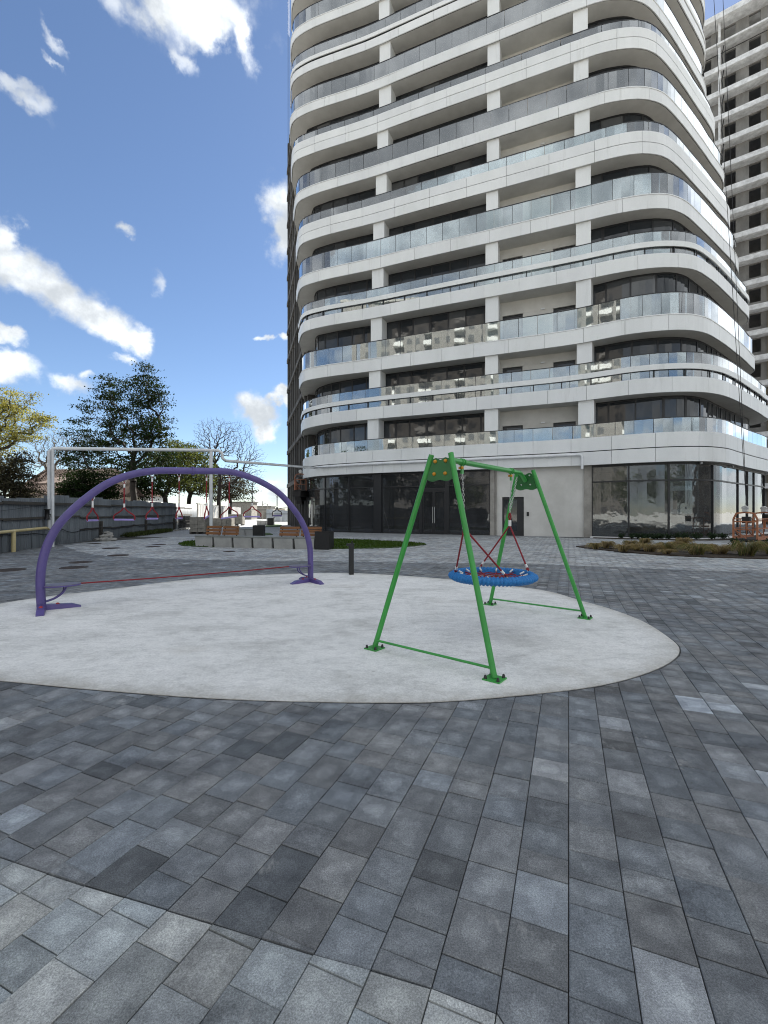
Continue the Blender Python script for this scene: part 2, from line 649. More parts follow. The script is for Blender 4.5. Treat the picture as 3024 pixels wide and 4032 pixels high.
        bp.inputs['Distance'].default_value = .08
        l.new(nnoise(nt, .9, 3, .5, pos=True), bp.inputs['Height'])
        l.new(bp.outputs[0], gl.inputs['Normal'])
        ma = n.new('ShaderNodeMath')
        ma.operation = 'MULTIPLY_ADD'
        ma.use_clamp = True
        l.new(fr.outputs[0], ma.inputs[0])
        ma.inputs[1].default_value = mul
        ma.inputs[2].default_value = base
        m1 = n.new('ShaderNodeMixShader')
        dn = nnoise(nt, 1.3, 6, .65, pos=True, stretch=(1, 1, .25))
        dm = n.new('ShaderNodeMath')
        dm.operation = 'MULTIPLY'
        l.new(dn, dm.inputs[0])
        dm.inputs[1].default_value = dust_sheen * 2
        l.new(dm.outputs[0], m1.inputs[0])
        l.new(tr.outputs[0], m1.inputs[1])
        l.new(df.outputs[0], m1.inputs[2])
        m2 = n.new('ShaderNodeMixShader')
        l.new(ma.outputs[0], m2.inputs[0])
        l.new(m1.outputs[0], m2.inputs[1])
        l.new(gl.outputs[0], m2.inputs[2])
        l.new(m2.outputs[0], out.inputs['Surface'])
        return m
    M['rail_glass'] = clear('balustrade_glass', (.80, .88, .89), .08, .06, 3.7, .02)  # diffuse grey veil stands in for pale sky mirrored in the rails
    M['shop_glass'] = clear('shop_glass', (.36, .40, .48), .055, .0, 1.0, .05)
    M['dusty_glass'] = clear('dusty_shop_glass', (.40, .45, .47), .06, .03, 1.25, .10, .03)
    M['green'] = simple('green_paint', (.045, .32, .060), (.036, .265, .048), 4, .32, bmp=.04, bscale=90)
    M['green_dark'] = simple('green_plate', (.018, .135, .03), (.016, .115, .026), 4, .4)
    M['purple'] = simple('purple_paint', (.10, .075, .25), (.08, .06, .20), 4, .35, bmp=.04, bscale=90)
    M['purple_light'] = simple('lilac_paint', (.33, .27, .62), (.26, .21, .50), 8, .4)
    M['purple_grey'] = simple('scuffed_seat_plate', (.16, .15, .19), (.11, .10, .14), 12, .5)
    M['yellow_cap'] = simple('orange_cap', (.62, .26, .012), None, 10, .35)
    M['red_cap'] = simple('red_cap', (.36, .02, .025), None, 10, .4)
    M['red_rope'] = simple('red_rope_fibre', (.26, .010, .018), (.12, .006, .010), 120, .7, bmp=.6, bscale=180, lo=.3, hi=.6)
    M['grey_rope'] = simple('grey_rope_fibre', (.09, .08, .08), (.05, .045, .045), 120, .7, bmp=.6, bscale=180)
    M['blue_rope'] = simple('blue_rope_fibre', (.014, .20, .52), (.007, .11, .34), 60, .6, bmp=.4, bscale=150)
    M['ferrule'] = simple('aluminium_ferrule', (.70, .70, .70), (.58, .58, .58), 30, .4, metal=.35)
    M['chain'] = simple('galvanised_chain', (.55, .55, .54), (.42, .42, .42), 30, .4, metal=.7)
    M['blackbolt'] = simple('black_bolt_cap', (.012, .014, .013), None, 10, .4)
    M['wood'] = simple('oiled_slat', (.23, .092, .026), (.13, .05, .015), 3, .55, stretch=(.4, .4, 9))
    M['bench'] = simple('bench_concrete', (.40, .40, .385), (.31, .31, .30), 2.2, .85, bmp=.15)
    M['bench_top'] = simple('bench_top_slab', (.22, .23, .22), (.17, .18, .17), 2.2, .8)
    M['fence'] = simple('galvanised_sheet', (.15, .17, .19), (.085, .098, .11), 2.2, .55, metal=.25, stretch=(1, 1, .12))
    M['fence_pale'] = simple('pale_sheet', (.42, .43, .43), (.28, .29, .30), .9, .6, metal=.2, stretch=(1, 1, .3))
    M['bright_sheet'] = simple('bright_sheet', (.62, .66, .70), (.46, .5, .54), 1.2, .4, metal=.4)
    M['rail_wood'] = simple('weathered_board', (.075, .068, .06), (.04, .037, .033), 2.5, .85, stretch=(1, 1, 6))
    M['pipe'] = simple('white_pipe_paint', (.72, .74, .76), (.60, .62, .64), 3, .4)
    M['pipe_yellow'] = simple('pale_yellow_pipe', (.60, .50, .26), (.48, .40, .21), 3, .45)
    M['cable'] = simple('black_cable', (.010, .010, .011), None, 10, .6)
    M['rust'] = simple('orange_gondola_paint', (.42, .16, .07), (.23, .085, .04), 5, .65, bmp=.2, bscale=40)
    M['rust_dark'] = simple('rusty_gondola_paint', (.33, .14, .085), (.17, .075, .045), 5, .75, bmp=.2, bscale=40)
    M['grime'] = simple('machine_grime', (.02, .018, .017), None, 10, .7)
    M['motor'] = simple('hoist_casing', (.58, .58, .56), (.38, .38, .37), 8, .5)
    M['rubber'] = simple('caster_wheel', (.45, .44, .41), None, 8, .6)
    M['soil'] = simple('bed_soil', (.055, .040, .028), (.026, .019, .013), 3.5, .95, bmp=.8, bscale=16, bdist=.04)
    M['white_kerb'] = simple('white_gravel_kerb', (.80, .80, .80), (.68, .68, .68), 40, .9, bmp=.4, bscale=60)
    M['kerb'] = simple('grey_kerb', (.26, .27, .27), (.19, .20, .20), 5, .9)
    M['manhole'] = simple('rusted_iron_cover', (.060, .042, .034), (.036, .028, .024), 12, .75, bmp=.3, bscale=40)
    M['stone'] = simple('rubble_stone', (.34, .33, .31), (.22, .215, .20), 3, .95, bmp=.4, bscale=20)
    M['tile'] = simple('clay_roof_tile', (.105, .072, .058), (.065, .046, .038), 1.5, .85)
    M['house'] = simple('house_render', (.52, .46, .37), (.42, .37, .30), 1, .9)
    M['block_render'] = simple('block_render', (.22, .205, .185), (.16, .15, .138), .7, .9)
    M['house_white'] = simple('white_house_render', (.68, .68, .66), (.55, .55, .53), 1, .9)
    M['brick_pallet'] = simple('grey_block_stack', (.27, .255, .225), (.16, .152, .135), 4, .95)
    M['plywood'] = simple('plywood_sheet', (.55, .38, .20), (.43, .29, .15), 2, .8)
    M['yellow_strip'] = simple('yellow_riser_pipe', (.55, .36, .05), None, 4, .6)
    M['bark'] = simple('tree_bark', (.028, .023, .019), (.015, .012, .010), 6, .95)
    M['bark_pale'] = simple('pale_bark', (.13, .115, .10), (.08, .07, .06), 6, .95)

    def leafmat(name, c, var=.5, trans=.35):
        m, n, l, p = new_mat(name)
        nt = m.node_tree
        a = n.new('ShaderNodeAttribute')
        a.attribute_name = 'col'
        f = mixc(nt, 1.0, a.outputs['Color'], c, 'MULTIPLY')
        out = [q for q in n if q.type == 'OUTPUT_MATERIAL'][0]
        l.new(f, p.inputs['Base Color'])
        p.inputs['Roughness'].default_value = .8
        p.inputs['Specular IOR Level'].default_value = .08
        tl = n.new('ShaderNodeBsdfTranslucent')
        l.new(mixc(nt, 1.0, f, (1.3, 1.25, .6), 'MULTIPLY'), tl.inputs['Color'])
        mx = n.new('ShaderNodeMixShader')
        mx.inputs[0].default_value = trans
        l.new(p.outputs[0], mx.inputs[1])
        l.new(tl.outputs[0], mx.inputs[2])
        l.new(mx.outputs[0], out.inputs['Surface'])
        return m
    M['leaf_dark'] = leafmat('dark_green_leaf', (.013, .025, .008), trans=.2)
    M['leaf_mid'] = leafmat('mid_green_leaf', (.060, .075, .028), trans=.3)
    M['leaf_yellow'] = leafmat('fresh_yellow_leaf', (.17, .165, .055), trans=.4)
    M['leaf_brown'] = leafmat('brown_green_leaf', (.050, .048, .034), trans=.2)
    M['leaf_shrub'] = leafmat('shrub_leaf', (.030, .050, .026), trans=.2)
    M['straw'] = leafmat('straw_blade', (.30, .235, .135), trans=.3)
    M['blade'] = leafmat('lawn_blade', (.050, .092, .016), trans=.3)
    M['lawn'] = simple('lawn_turf', (.045, .08, .016), (.028, .052, .012), 9, .95, bmp=.6, bscale=50)


make_mats()

# ---------------------------------------------------------------- plaza layout
A = R(22.44)
UD = Vector((math.cos(A), -math.sin(A), 0))    # along the tower front, towards its near corner
RD = Vector((math.sin(A), math.cos(A), 0))     # square to it, along the paving rows


# ================================================================ the tower
def V2(x, y):
    return Vector((x, y, 0))


LEFT = {1: [(-6.95, 38.2), (-6.35, 36.0), (-4.9, 33.95)], 2: [(-7.05, 37.9), (-6.35, 35.5), (-4.75, 33.7)], 3: [(-6.75, 36.2), (-5.95, 34.0), (-4.6, 33.1)],
        4: [(-6.8, 36.2), (-6.0, 34.0), (-4.5, 33.0)], 5: [(-7.0, 36.4), (-6.2, 34.1), (-4.8, 33.15)], 6: [(-7.05, 36.4), (-6.25, 34.1), (-4.9, 33.2)],
        7: [(-7.25, 36.4), (-6.5, 34.2), (-5.4, 33.4)], 8: [(-7.4, 36.2), (-6.75, 34.1), (-5.5, 33.35)], 9: [(-7.5, 36.3), (-6.95, 34.2), (-5.9, 33.4)]}
RIGHT = {1: [(14.2, 24.75), (15.9, 24.1), (17.4, 24.1), (19.0, 24.8), (20.4, 25.9), (23.0, 28.0), (27.0, 31.2), (28.3, 33.0), (28.0, 36)],
         2: [(13.9, 24.9), (15.5, 24.4), (17.1, 24.35), (18.6, 24.85), (20.1, 25.8), (22.4, 27.6), (25.8, 30.4), (27.6, 32.2), (27.8, 35)],
         3: [(13.7, 25.0), (15.2, 24.5), (16.5, 24.4), (17.8, 24.8), (19.3, 25.8), (21.6, 27.6), (24.7, 30.2), (26.3, 31.8), (26.6, 35)],
         4: [(13.3, 25.55), (14.8, 25.05), (16.3, 24.95), (17.5, 25.2), (19.0, 26.1), (21.0, 27.6), (23.8, 29.9), (26.3, 32.3), (26.5, 35.5)],
         5: [(13.4, 25.6), (14.9, 25.2), (16.0, 25.2), (17.2, 25.65), (18.9, 26.8), (21.3, 28.6), (24.6, 31.2), (25.8, 32.7), (25.9, 36)],
         6: [(12.9, 25.8), (14.1, 25.45), (15.0, 25.4), (16.0, 25.6), (17.1, 26.2), (19.2, 27.7), (22.0, 29.8), (25.0, 32.3), (25.5, 33.8), (25.3, 37)],
         7: [(12.9, 25.85), (14.3, 25.6), (15.2, 25.65), (16.2, 25.95), (17.7, 26.9), (19.6, 28.3), (21.8, 30.0), (24.8, 32.6), (25.2, 34.2), (25.0, 37)],
         8: [(12.9, 25.9), (14.2, 25.7), (15.0, 25.75), (15.9, 26.05), (17.4, 27.0), (20.2, 29.1), (23.6, 31.9), (24.4, 33.4), (24.2, 37)],
         9: [(12.7, 26.0), (13.9, 25.9), (14.8, 26.0), (15.6, 26.3), (17.0, 27.2), (19.9, 29.4), (23.2, 32.2), (24.0, 33.8), (23.8, 37)]}
for k in range(3, 10):
    LEFT[k] = [(x - .14 + .03 * i, y) for i, (x, y) in enumerate(LEFT[k])]
for k in (10, 11, 12):
    LEFT[k] = [(x + .03 * (k - 9), y) for x, y in LEFT[9]]
    RIGHT[k] = [(x - .05 * (k - 9), y) for x, y in RIGHT[9]]
# per storey: soffit height, kind, heights above the soffit: lower band, gap, upper band, rail top
LV = {1: (4.24, 'groove', .77, .045, .79, 2.40), 2: (8.05, 'strip', .84, .42, .30, 2.20), 3: (11.45, 'plain', .84, 0, .05, 2.12), 4: (15.17, 'strip', .80, .38, .30, 2.10),
      5: (18.61, 'plain', .78, 0, .05, 2.10), 6: (21.88, 'groove', .64, .03, .62, 1.95), 7: (25.17, 'plain', .66, 0, .05, 1.88), 8: (28.19, 'groove', .63, .03, .55, 1.75),
      9: (31.24, 'plain', .62, 0, .05, 1.85), 10: (34.3, 'strip', .58, .16, .26, 1.8), 11: (37.4, 'plain', .62, 0, .05, 1.85), 12: (40.5, 'groove', .62, .03, .55, 1.8)}


class Curve:
    def __init__(self, pts, step=.3):
        self.p = catmull([V2(*q) for q in pts], step)
        self.s = [0.0]
        for a, b in zip(self.p, self.p[1:]):
            self.s.append(self.s[-1] + (b - a).length)
        self.n = []
        m = len(self.p)
        for i in range(m):
            t = self.p[min(i + 1, m - 1)] - self.p[max(i - 1, 0)]
            self.n.append(Vector((t.y, -t.x, 0)).normalized())      # outwards
        self.L = self.s[-1]

    def at(self, s, off=0.0):
        """point at arc length s, off metres inside the edge"""
        s = min(max(s, 0), self.L - 1e-6)
        i = int(np.searchsorted(self.s, s, side='right')) - 1
        i = min(max(i, 0), len(self.p) - 2)
        t = (s - self.s[i]) / max(self.s[i + 1] - self.s[i], 1e-9)
        return self.p[i].lerp(self.p[i + 1], t) - self.n[i].lerp(self.n[i + 1], t) * off

    def frm(self, s):
        a, b = self.at(s - .05), self.at(s + .05)
        t = (b - a).normalized()
        return t, Vector((t.y, -t.x, 0))

    def s_of_px(self, x, off=0.0):
        """arc length where the inside line crosses the picture column x (the line runs left to right)"""
        best, bs = 1e9, 0
        s = 2.0
        while s < self.L:
            q = self.at(s, off)
            e = abs(CX + F * q.x / q.y - x)
            if e < best:
                best, bs = e, s
            s += .02
        return bs

    def samples(self, s0, s1, step=.45):
        """arc lengths from s0 to s1, dense only where the line bends"""
        out = [s0]
        s = s0
        base = self.frm(s0 + .02)[0]
        while s + step < s1 - .05:
            s += step
            t = self.frm(s)[0]
            if t.dot(base) < .99985:
                out.append(s)
                base = t
        out.append(s1)
        return out


def strip(mb, cv, s0, s1, z0, z1, o0, o1, zt=None):
    """a wall piece along the curve between two depths"""
    ss = cv.samples(s0, s1)
    n = len(ss)
    vs = []
    for s in ss:
        a, b = cv.at(s, o0), cv.at(s, o1)
        vs += [(a.x, a.y, z0), (a.x, a.y, z1), (b.x, b.y, z1), (b.x, b.y, z0)]
    fs = []
    for i in range(n - 1):
        a, b = 4 * i, 4 * i + 4
        fs += [(a, b, b + 1, a + 1), (a + 1, b + 1, b + 2, a + 2), (a + 2, b + 2, b + 3, a + 3), (a + 3, b + 3, b, a)]
    fs += [(0, 1, 2, 3), (4 * n - 4, 4 * n - 1, 4 * n - 2, 4 * n - 3)]
    return mb.add(vs, fs)


def tower():
    t = thing('residential_tower', 'tall white apartment tower with rounded corners and glass balconies over dark shopfronts', 'apartment tower', (6.9, 31.0, 0))
    FR = [(-1.1, 31.65), (2.7, 30.03), (6.5, 28.46), (11.3, 26.47)]
    C = {k: Curve(LEFT[k] + FR + RIGHT[k]) for k in LV}
    cols = {1: (575, 648, 1340, 1427, 447, 548), 2: (585, 660, 1343, 1427, 440, 537), 3: (597, 668, 1345, 1430, 435, 530), 4: (605, 680, 1347, 1428, 433, 528),
            5: (613, 685, 1350, 1428, 432, 528), 6: (630, 700, 1355, 1435, 425, 522), 7: (640, 710, 1357, 1440, 420, 513), 8: (652, 728, 1360, 1440, 415, 510),
            9: (655, 725, 1360, 1437, 408, 500), 10: (650, 718, 1360, 1440, 402, 492), 11: (646, 714, 1360, 1440, 396, 486), 12: (642, 710, 1360, 1440, 390, 480)}
    n_clad = 0
    spare_clad, spare_rail, spare_pane = MB(), MB(), MB()
    npan = 0
    for k in sorted(LV):
        z, kind, h1, gap, h2, rt = LV[k]
        cv = C[k]
        detail = k <= 10
        # slab behind the cladding
        back = [V2(22, 50), V2(-8.0, 48)]
        outline = [cv.at(s, .09) for s in cv.samples(0, cv.L)] + back
        sl = MB().prism([(p.x, p.y) for p in outline], z + .012, z + .42)
        slab = sl.build('balcony_slab', M['soffit'], t)
        # fascia band
        band = MB()
        strip(band, cv, .02, cv.L - .02, z + .03, z + h1 - .02, .085, .13)
        fb = band.build('fascia_band', M['frame'], t)
        W = 2.15 if k < 5 else 2.5
        tiers = [(z, z + h1)]
        if kind == 'groove':
            tiers.append((z + h1 + gap, z + h1 + gap + h2))
        for zi, (a, b) in enumerate(tiers):
            s, i = .3 + .7 * (k % 3), 0
            cuts = [0.0]
            while s < cv.L - .8:
                cuts.append(s)
                s += W
            cuts.append(cv.L)
            for s0, s1 in zip(cuts, cuts[1:]):
                j = random.uniform(-.003, .003)
                if detail and n_clad < 296 and s1 < cv.L - 2:
                    pb = MB()
                    strip(pb, cv, s0 + .008, s1 - .008, a + .004, b - .004, j, .055)
                    pb.build('cladding_panel', M['clad'], fb)
                    n_clad += 1
                else:
                    strip(spare_clad, cv, s0 + .008, s1 - .008, a + .004, b - .004, j, .055)
        top = tiers[-1][1]
        if kind == 'groove':
            g = MB()
            strip(g, cv, .02, cv.L - .02, z + h1, z + h1 + gap + .02, .07, .12)
            strip(g, cv, .02, cv.L - .02, top - .3, top - .02, .085, .12)
            g.build('shadow_gap', M['frame'], t)
        if kind == 'plain':
            g = MB()
            strip(g, cv, .0, cv.L, top, top + .05, -.025, .16)
            g.build('sill_cap', M['clad'], t)
            top += .05
        if kind == 'strip':
            g = MB()
            strip(g, cv, .0, cv.L, z + h1 + gap, z + h1 + gap + h2, -.01, .05)
            g.build('floating_band', M['clad'], t)
            bk = MB()
            s = 1.0
            while s < cv.L - .5:
                strip(bk, cv, s, s + .05, z + h1 - .02, z + h1 + gap + .1, .05, .10)
                s += 1.6
            bk.build('band_bracket', M['frame'], t, 'stuff')
        # balustrade: glass panels under a slim handrail
        hr = MB()
        strip(hr, cv, 1.0, cv.L - 1, z + rt - .015, z + rt + .025, .11, .16)
        rail = hr.build('handrail', M['frame'], t)
        s = 1.0 + .3 * (k % 2)
        while s < cv.L - 1.3:
            tt = cv.frm(s)[0]
            w = 1.12 if s < 24 else .95
            if detail and s < cv.L - 4 and npan < 296:
                pb = MB()
                strip(pb, cv, s + .014, s + w - .014, top - .04, z + rt - .016, .125, .14)
                pb.build('glass_panel', M['rail_glass'], rail)
                npan += 1
            else:
                strip(spare_rail, cv, s + .008, s + w - .008, top - .04, z + rt - .016, .125, .14)
            s += w
        # columns up to the next soffit
        if k + 1 not in LV:
            continue
        zn = LV[k + 1][0]
        c1a, c1b, c2a, c2b, c3a, c3b = cols[k]
        zz = lambda q: 1100 + .6028 * q
        z55 = lambda q: 2000 + .6172 * q
        spans = [(zz(c1a), zz(c1b)), (zz(c2a), zz(c2b)), (z55(c3a), z55(c3b))]
        ss = []
        for a, b in spans:
            s0, s1 = cv.s_of_px(a, .16), cv.s_of_px(b, .16)
            ss.append((s0, s1))
            cb = MB()
            strip(cb, cv, s0, s1, z + .43, zn + .02, .165, 1.1)
            cb.build('facade_column', M['clad'], t)
        # glazing
        zb, zt = z + .42, zn - .0
        OFF = 1.15
        cvn = C[k + 1]

        def pane_run(sa, sb, widths, off=OFF):
            nonlocal n_pane
            fr = MB()
            strip(fr, cv, sa, sb, zb, zb + .10, off - .03, off + .09)
            strip(fr, cv, sa, sb, zt - .09, zt + .01, off - .03, off + .09)
            s, i = sa, 0
            cuts = [sa]
            while s < sb - .5:
                s += widths[i % len(widths)]
                i += 1
                if sb - s < .45:
                    s = sb
                cuts.append(min(s, sb))
            for q in cuts:
                fat = .05 if int(q * 7) % 4 else .09
                strip(fr, cv, max(q - fat, 0), q + fat, zb + .10, zt - .09, off - .03, off + .09)
            w = fr.build('window_wall', M['frame'], t)
            for a, b in zip(cuts, cuts[1:]):
                if n_pane < 296 and detail:
                    pb = MB()
                    strip(pb, cv, a + .02, b - .02, zb + .08, zt - .07, off + .0, off + .03)
                    pb.build('pane', M['window'], w)
                    n_pane += 1
                else:
                    strip(spare_pane, cv, a + .02, b - .02, zb + .08, zt - .07, off, off + .03)
        n_pane = tower.n_pane
        ww = [1.35, 1.0, 1.2, 1.25, .95, 1.3]
        off_k = (k * 2) % 6
        pane_run(1.3, ss[0][0] + .3, (ww * 2)[off_k:off_k + 6])
        pane_run(ss[0][1] - .3, ss[1][0] + .25, [1.25, 1.05, 1.25, 1.3, 1.2])
        pane_run(ss[2][1] - .25, min(cv.L - 2.5, 41), [.9, 1.5, 1.6, 1.7, 1.6, 1.4, .8, .9, .8, 1.1, .9])
        tower.n_pane = n_pane
        # plastered bay with two balcony doors
        d1 = (cv.s_of_px(1979, OFF + .1), cv.s_of_px(2058, OFF + .1))
        d2 = (cv.s_of_px(2178, OFF + .1), cv.s_of_px(2266, OFF + .1))
        zd = zb + min(2.45, zt - zb - .35)
        wb = MB()
        sa, sb = ss[1][1] - .2, ss[2][0] + .2
        for a, b in ((sa, d1[0]), (d1[1], d2[0]), (d2[1], sb)):
            if b > a:
                strip(wb, cv, a, b, zb, zd, OFF + .1, OFF + .35)
        strip(wb, cv, sa, sb, zd, zt + .02, OFF + .1, OFF + .35)
        wl_ = wb.build('balcony_wall', M['plaster'], t)
        for a, b in (d1, d2):
            db = MB()
            strip(db, cv, a, a + .26, zb, zd, OFF + .22, OFF + .30)
            strip(db, cv, b - .10, b, zb, zd, OFF + .22, OFF + .30)
            strip(db, cv, a + .26, b - .10, zd - .13, zd, OFF + .22, OFF + .30)
            strip(db, cv, a + .26, b - .10, zb, zb + .14, OFF + .22, OFF + .30)
            dd = db.build('balcony_door', M['frame'], wl_)
            # its glass, one sheet in the frame
            gb = MB()
            strip(gb, cv, a + .25, b - .09, zb + .12, zd - .11, OFF + .25, OFF + .28)
            gb.build('door_pane', M['window'], wl_)
        lamp = MB()
        sm = (d1[1] + d2[0]) / 2 + .3
        strip(lamp, cv, sm - .11, sm + .11, zd + .02, zd + .10, OFF + .02, OFF + .11)
        lamp.build('wall_lamp', M['pipe'], wl_)
    if spare_clad.v:
        spare_clad.build('cladding_field', M['clad'], t, 'stuff')
    if spare_rail.v:
        spare_rail.build('balustrade_field', M['rail_glass'], t, 'stuff')
    if spare_pane.v:
        spare_pane.build('pane_field', M['window'], t, 'stuff')
    # body behind the balconies and the storeys above
    core = MB()
    c5 = C[5]
    inner = [c5.at(s, 2.4) for s in c5.samples(3, c5.L - 3)] + [V2(21, 49), V2(-7.6, 47.6)]
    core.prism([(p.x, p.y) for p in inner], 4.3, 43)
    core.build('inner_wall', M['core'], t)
    up = MB()
    c12 = C[12]
    z = 43.5
    ol = [c12.at(s) for s in c12.samples(0, c12.L)] + [V2(22, 50), V2(-8.0, 48)]
    il = [c12.at(s, 1.2) for s in c12.samples(1, c12.L - 1)] + [V2(21, 49), V2(-7.6, 47.6)]
    while z < 46:
        up.prism([(p.x, p.y) for p in ol], z, z + 1.2)
        up.prism([(p.x, p.y) for p in il], z + 1.2, z + 3.0)
        z += 3.0
    up.build('upper_storeys', M['clad'], t)
    # unfinished side wall running back from the left corner
    sw = MB()
    P, Q = V2(-6.45, 37.9), V2(-10.9, 52)
    d = (Q - P).normalized()
    nrm = Vector((d.y, -d.x, 0))
    if nrm.x > 0:
        nrm = -nrm
    sw.obox((P + Q) / 2 - nrm * .3 + Vector((0, 0, 23.2)), d, nrm, (0, 0, 1), (Q - P).length / 2, .3, 23.2)
    side = sw.build('side_wall', M['concrete_dark'], t)
    lg = MB()
    for k in LV:
        z = LV[k][0]
        lg.obox((P + Q) / 2 + nrm * .2 + Vector((0, 0, z + .25)), d, nrm, (0, 0, 1), (Q - P).length / 2 - .05, .22, .2)
    lg.build('side_ledge', M['concrete_dark'], side)
    fin = MB()
    for i, u in enumerate(np.linspace(.6, (Q - P).length - .3, 12)):
        fin.obox(P + d * float(u) + nrm * (.10 + .05 * (i % 3)) + Vector((0, 0, 22)), d, nrm, (0, 0, 1), .10 + .05 * (i % 2), .14, 22)
    fin.build('side_fin', M['concrete_dark'], side)

    # ---- ground floor
    g = C[1]
    GO = .42
    zt, ztr = LV[1][0], 3.26

    def sp(x):
        return g.s_of_px(x, GO)
    fr = MB()
    shop = []
    for name, xs, mat in (('shopfront', [1226, 1281, 1375, 1474], 'shop_glass'), ('shopfront', [1504, 1652], 'shop_glass'), ('shopfront', [1766, 1930], 'shop_glass'),
                          ('shopfront', [2330, 2475, 2633, 2805, 2905, 2942, 2968, 3014, 3090, 3200], 'dusty_glass')):
        fr = MB()
        s = [sp(x) if x > 1230 else .6 for x in xs]
        strip(fr, g, s[0], s[-1], .0, .09, GO - .04, GO + .1)
        strip(fr, g, s[0], s[-1], ztr - .04, ztr + .04, GO - .04, GO + .1)
        strip(fr, g, s[0], s[-1], zt - .12, zt + .01, GO - .04, GO + .1)
        for i, q in enumerate(s):
            hw = .045
            strip(fr, g, max(q - hw, 0), q + hw, .09, ztr - .04, GO - .05, GO + .1)
            strip(fr, g, max(q - hw, 0), q + hw, ztr + .04, zt - .12, GO - .05, GO + .1)
        f = fr.build(name, M['frame'], t)
        for a, b in zip(s, s[1:]):
            for za, zb in ((.06, ztr - .02), (ztr + .02, zt - .1)):
                pb = MB()
                strip(pb, g, a + .03, b - .03, za, zb, GO + .01, GO + .035)
                pb.build('pane', M[mat], f)
    # double entrance door with a transom light
    s0, s1 = sp(1652) + .05, sp(1766) - .05
    sm = (s0 + s1) / 2
    zd = 2.95
    fr = MB()
    strip(fr, g, s0 - .02, s0 + .16, .0, zt, GO - .06, GO + .12)
    strip(fr, g, s1 - .16, s1 + .02, .0, zt, GO - .06, GO + .12)
    strip(fr, g, s0 + .16, s1 - .16, zd, zd + .18, GO - .05, GO + .12)
    strip(fr, g, s0 + .16, s1 - .16, zt - .12, zt, GO - .05, GO + .12)
    strip(fr, g, s0 + .16, s1 - .16, .0, .04, GO - .05, GO + .12)
    df = fr.build('entrance_door', M['frame'], t)
    pb = MB()
    strip(pb, g, s0 + .14, s1 - .14, zd + .17, zt - .11, GO + .01, GO + .035)
    pb.build('transom_pane', M['shop_glass'], df)
    for a, b in ((s0 + .16, sm), (sm, s1 - .16)):
        lf = MB()
        strip(lf, g, a + .005, a + .10, .05, zd - .01, GO - .02, GO + .06)
        strip(lf, g, b - .10, b - .005, .05, zd - .01, GO - .02, GO + .06)
        strip(lf, g, a + .10, b - .10, .05, .20, GO - .02, GO + .06)
        strip(lf, g, a + .10, b - .10, zd - .11, zd - .01, GO - .02, GO + .06)
        lf.build('door_leaf', M['frame'], df)
        pb = MB()
        strip(pb, g, a + .09, b - .09, .19, zd - .10, GO + .01, GO + .03)
        pb.build('door_pane', M['shop_glass'], df)
        hb = MB()
        ph = sm - .06 if a < sm - .1 else sm + .06
        q = g.at(ph, GO - .09)
        hb.tube([(q.x, q.y, .75), (q.x, q.y, 1.85)], .014, 8)
        q2 = g.at(ph, GO - .02)
        for zh in (.85, 1.75):
            hb.tube([(q.x, q.y, zh), (q2.x, q2.y, zh)], .010, 6)
        hb.build('door_handle', M['ferrule'], df)
    # piers, black column, plastered wall with the service door
    pb = MB()
    strip(pb, g, sp(1475), sp(1503), 0, zt + .012, GO - .10, GO + .3)
    pb.build('black_column', M['frame'], t)
    for a, b in ((1931, 1949), (2300, 2325)):
        pb = MB()
        strip(pb, g, sp(a), sp(b), 0, zt + .012, GO - .12, GO + .5)
        pb.build('concrete_pier', M['concrete'], t)
    wb = MB()
    da, db_ = sp(1977), sp(2062)
    wa, wb2 = sp(1949) + .02, sp(2300) - .02
    strip(wb, g, wa, da, 0, zt + .012, GO, GO + .4)
    strip(wb, g, db_, wb2, 0, zt + .012, GO, GO + .4)
    strip(wb, g, da, db_, 2.45, zt + .012, GO, GO + .4)
    wall = wb.build('ground_floor_wall', M['plaster'], t)
    dr = MB()
    strip(dr, g, da, da + .12, 0, 2.45, GO + .08, GO + .18)
    strip(dr, g, db_ - .42, db_, 0, 2.45, GO + .08, GO + .18)
    strip(dr, g, da + .12, db_ - .42, 2.3, 2.45, GO + .08, GO + .18)
    strip(dr, g, da + .12, db_ - .42, 0, .3, GO + .08, GO + .18)
    dr.build('service_door', M['frame'], wall)
    gl = MB()
    strip(gl, g, da + .11, db_ - .41, .28, 2.32, GO + .11, GO + .15)
    gl.build('door_pane', M['window'], wall)
    ic = MB()
    q = sp(2078)
    strip(ic, g, q - .07, q + .07, 1.25, 1.5, GO - .04, GO + .0)
    ic.build('intercom', M['blackmetal'], wall)
    dp = MB()
    q = g.at(sp(1954), GO - .08)
    dp.tube([(q.x, q.y, 0), (q.x, q.y, zt)], .05, 8)
    q = g.at(sp(2328), GO - .10)
    dp.tube([(q.x, q.y, 0), (q.x, q.y, zt)], .05, 8)
    dp.build('downpipe', M['concrete'], t)
    # the rooms behind the shopfronts
    rm = MB()
    strip(rm, g, .7, sp(1944), 0, zt + .005, 7.4, 7.6)
    strip(rm, g, .62, .72, 0, zt + .005, GO + .12, 7.4)
    strip(rm, g, sp(1940), sp(1944), 0, zt + .005, GO + .5, 7.4)
    strip(rm, g, sp(2312), sp(2318), 0, zt + .005, GO + .5, 6.4)
    strip(rm, g, sp(2312), g.L - 4, 0, zt + .005, 6.4, 6.6)
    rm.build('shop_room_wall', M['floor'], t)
    # outside skirt above ground, side return at the left corner
    ret = MB()
    ret.obox(V2(-7.6, 43.5) + Vector((0, 0, 2.1)), (V2(-10.0, 49.5) - V2(-5.6, 37.4)).normalized(), UD, (0, 0, 1), 6.3, .2, 2.1)
    ret.build('side_return', M['concrete_dark'], side)
    return t, C, g, GO


tower.n_pane = 0
TW, TC, GC, GO = tower()

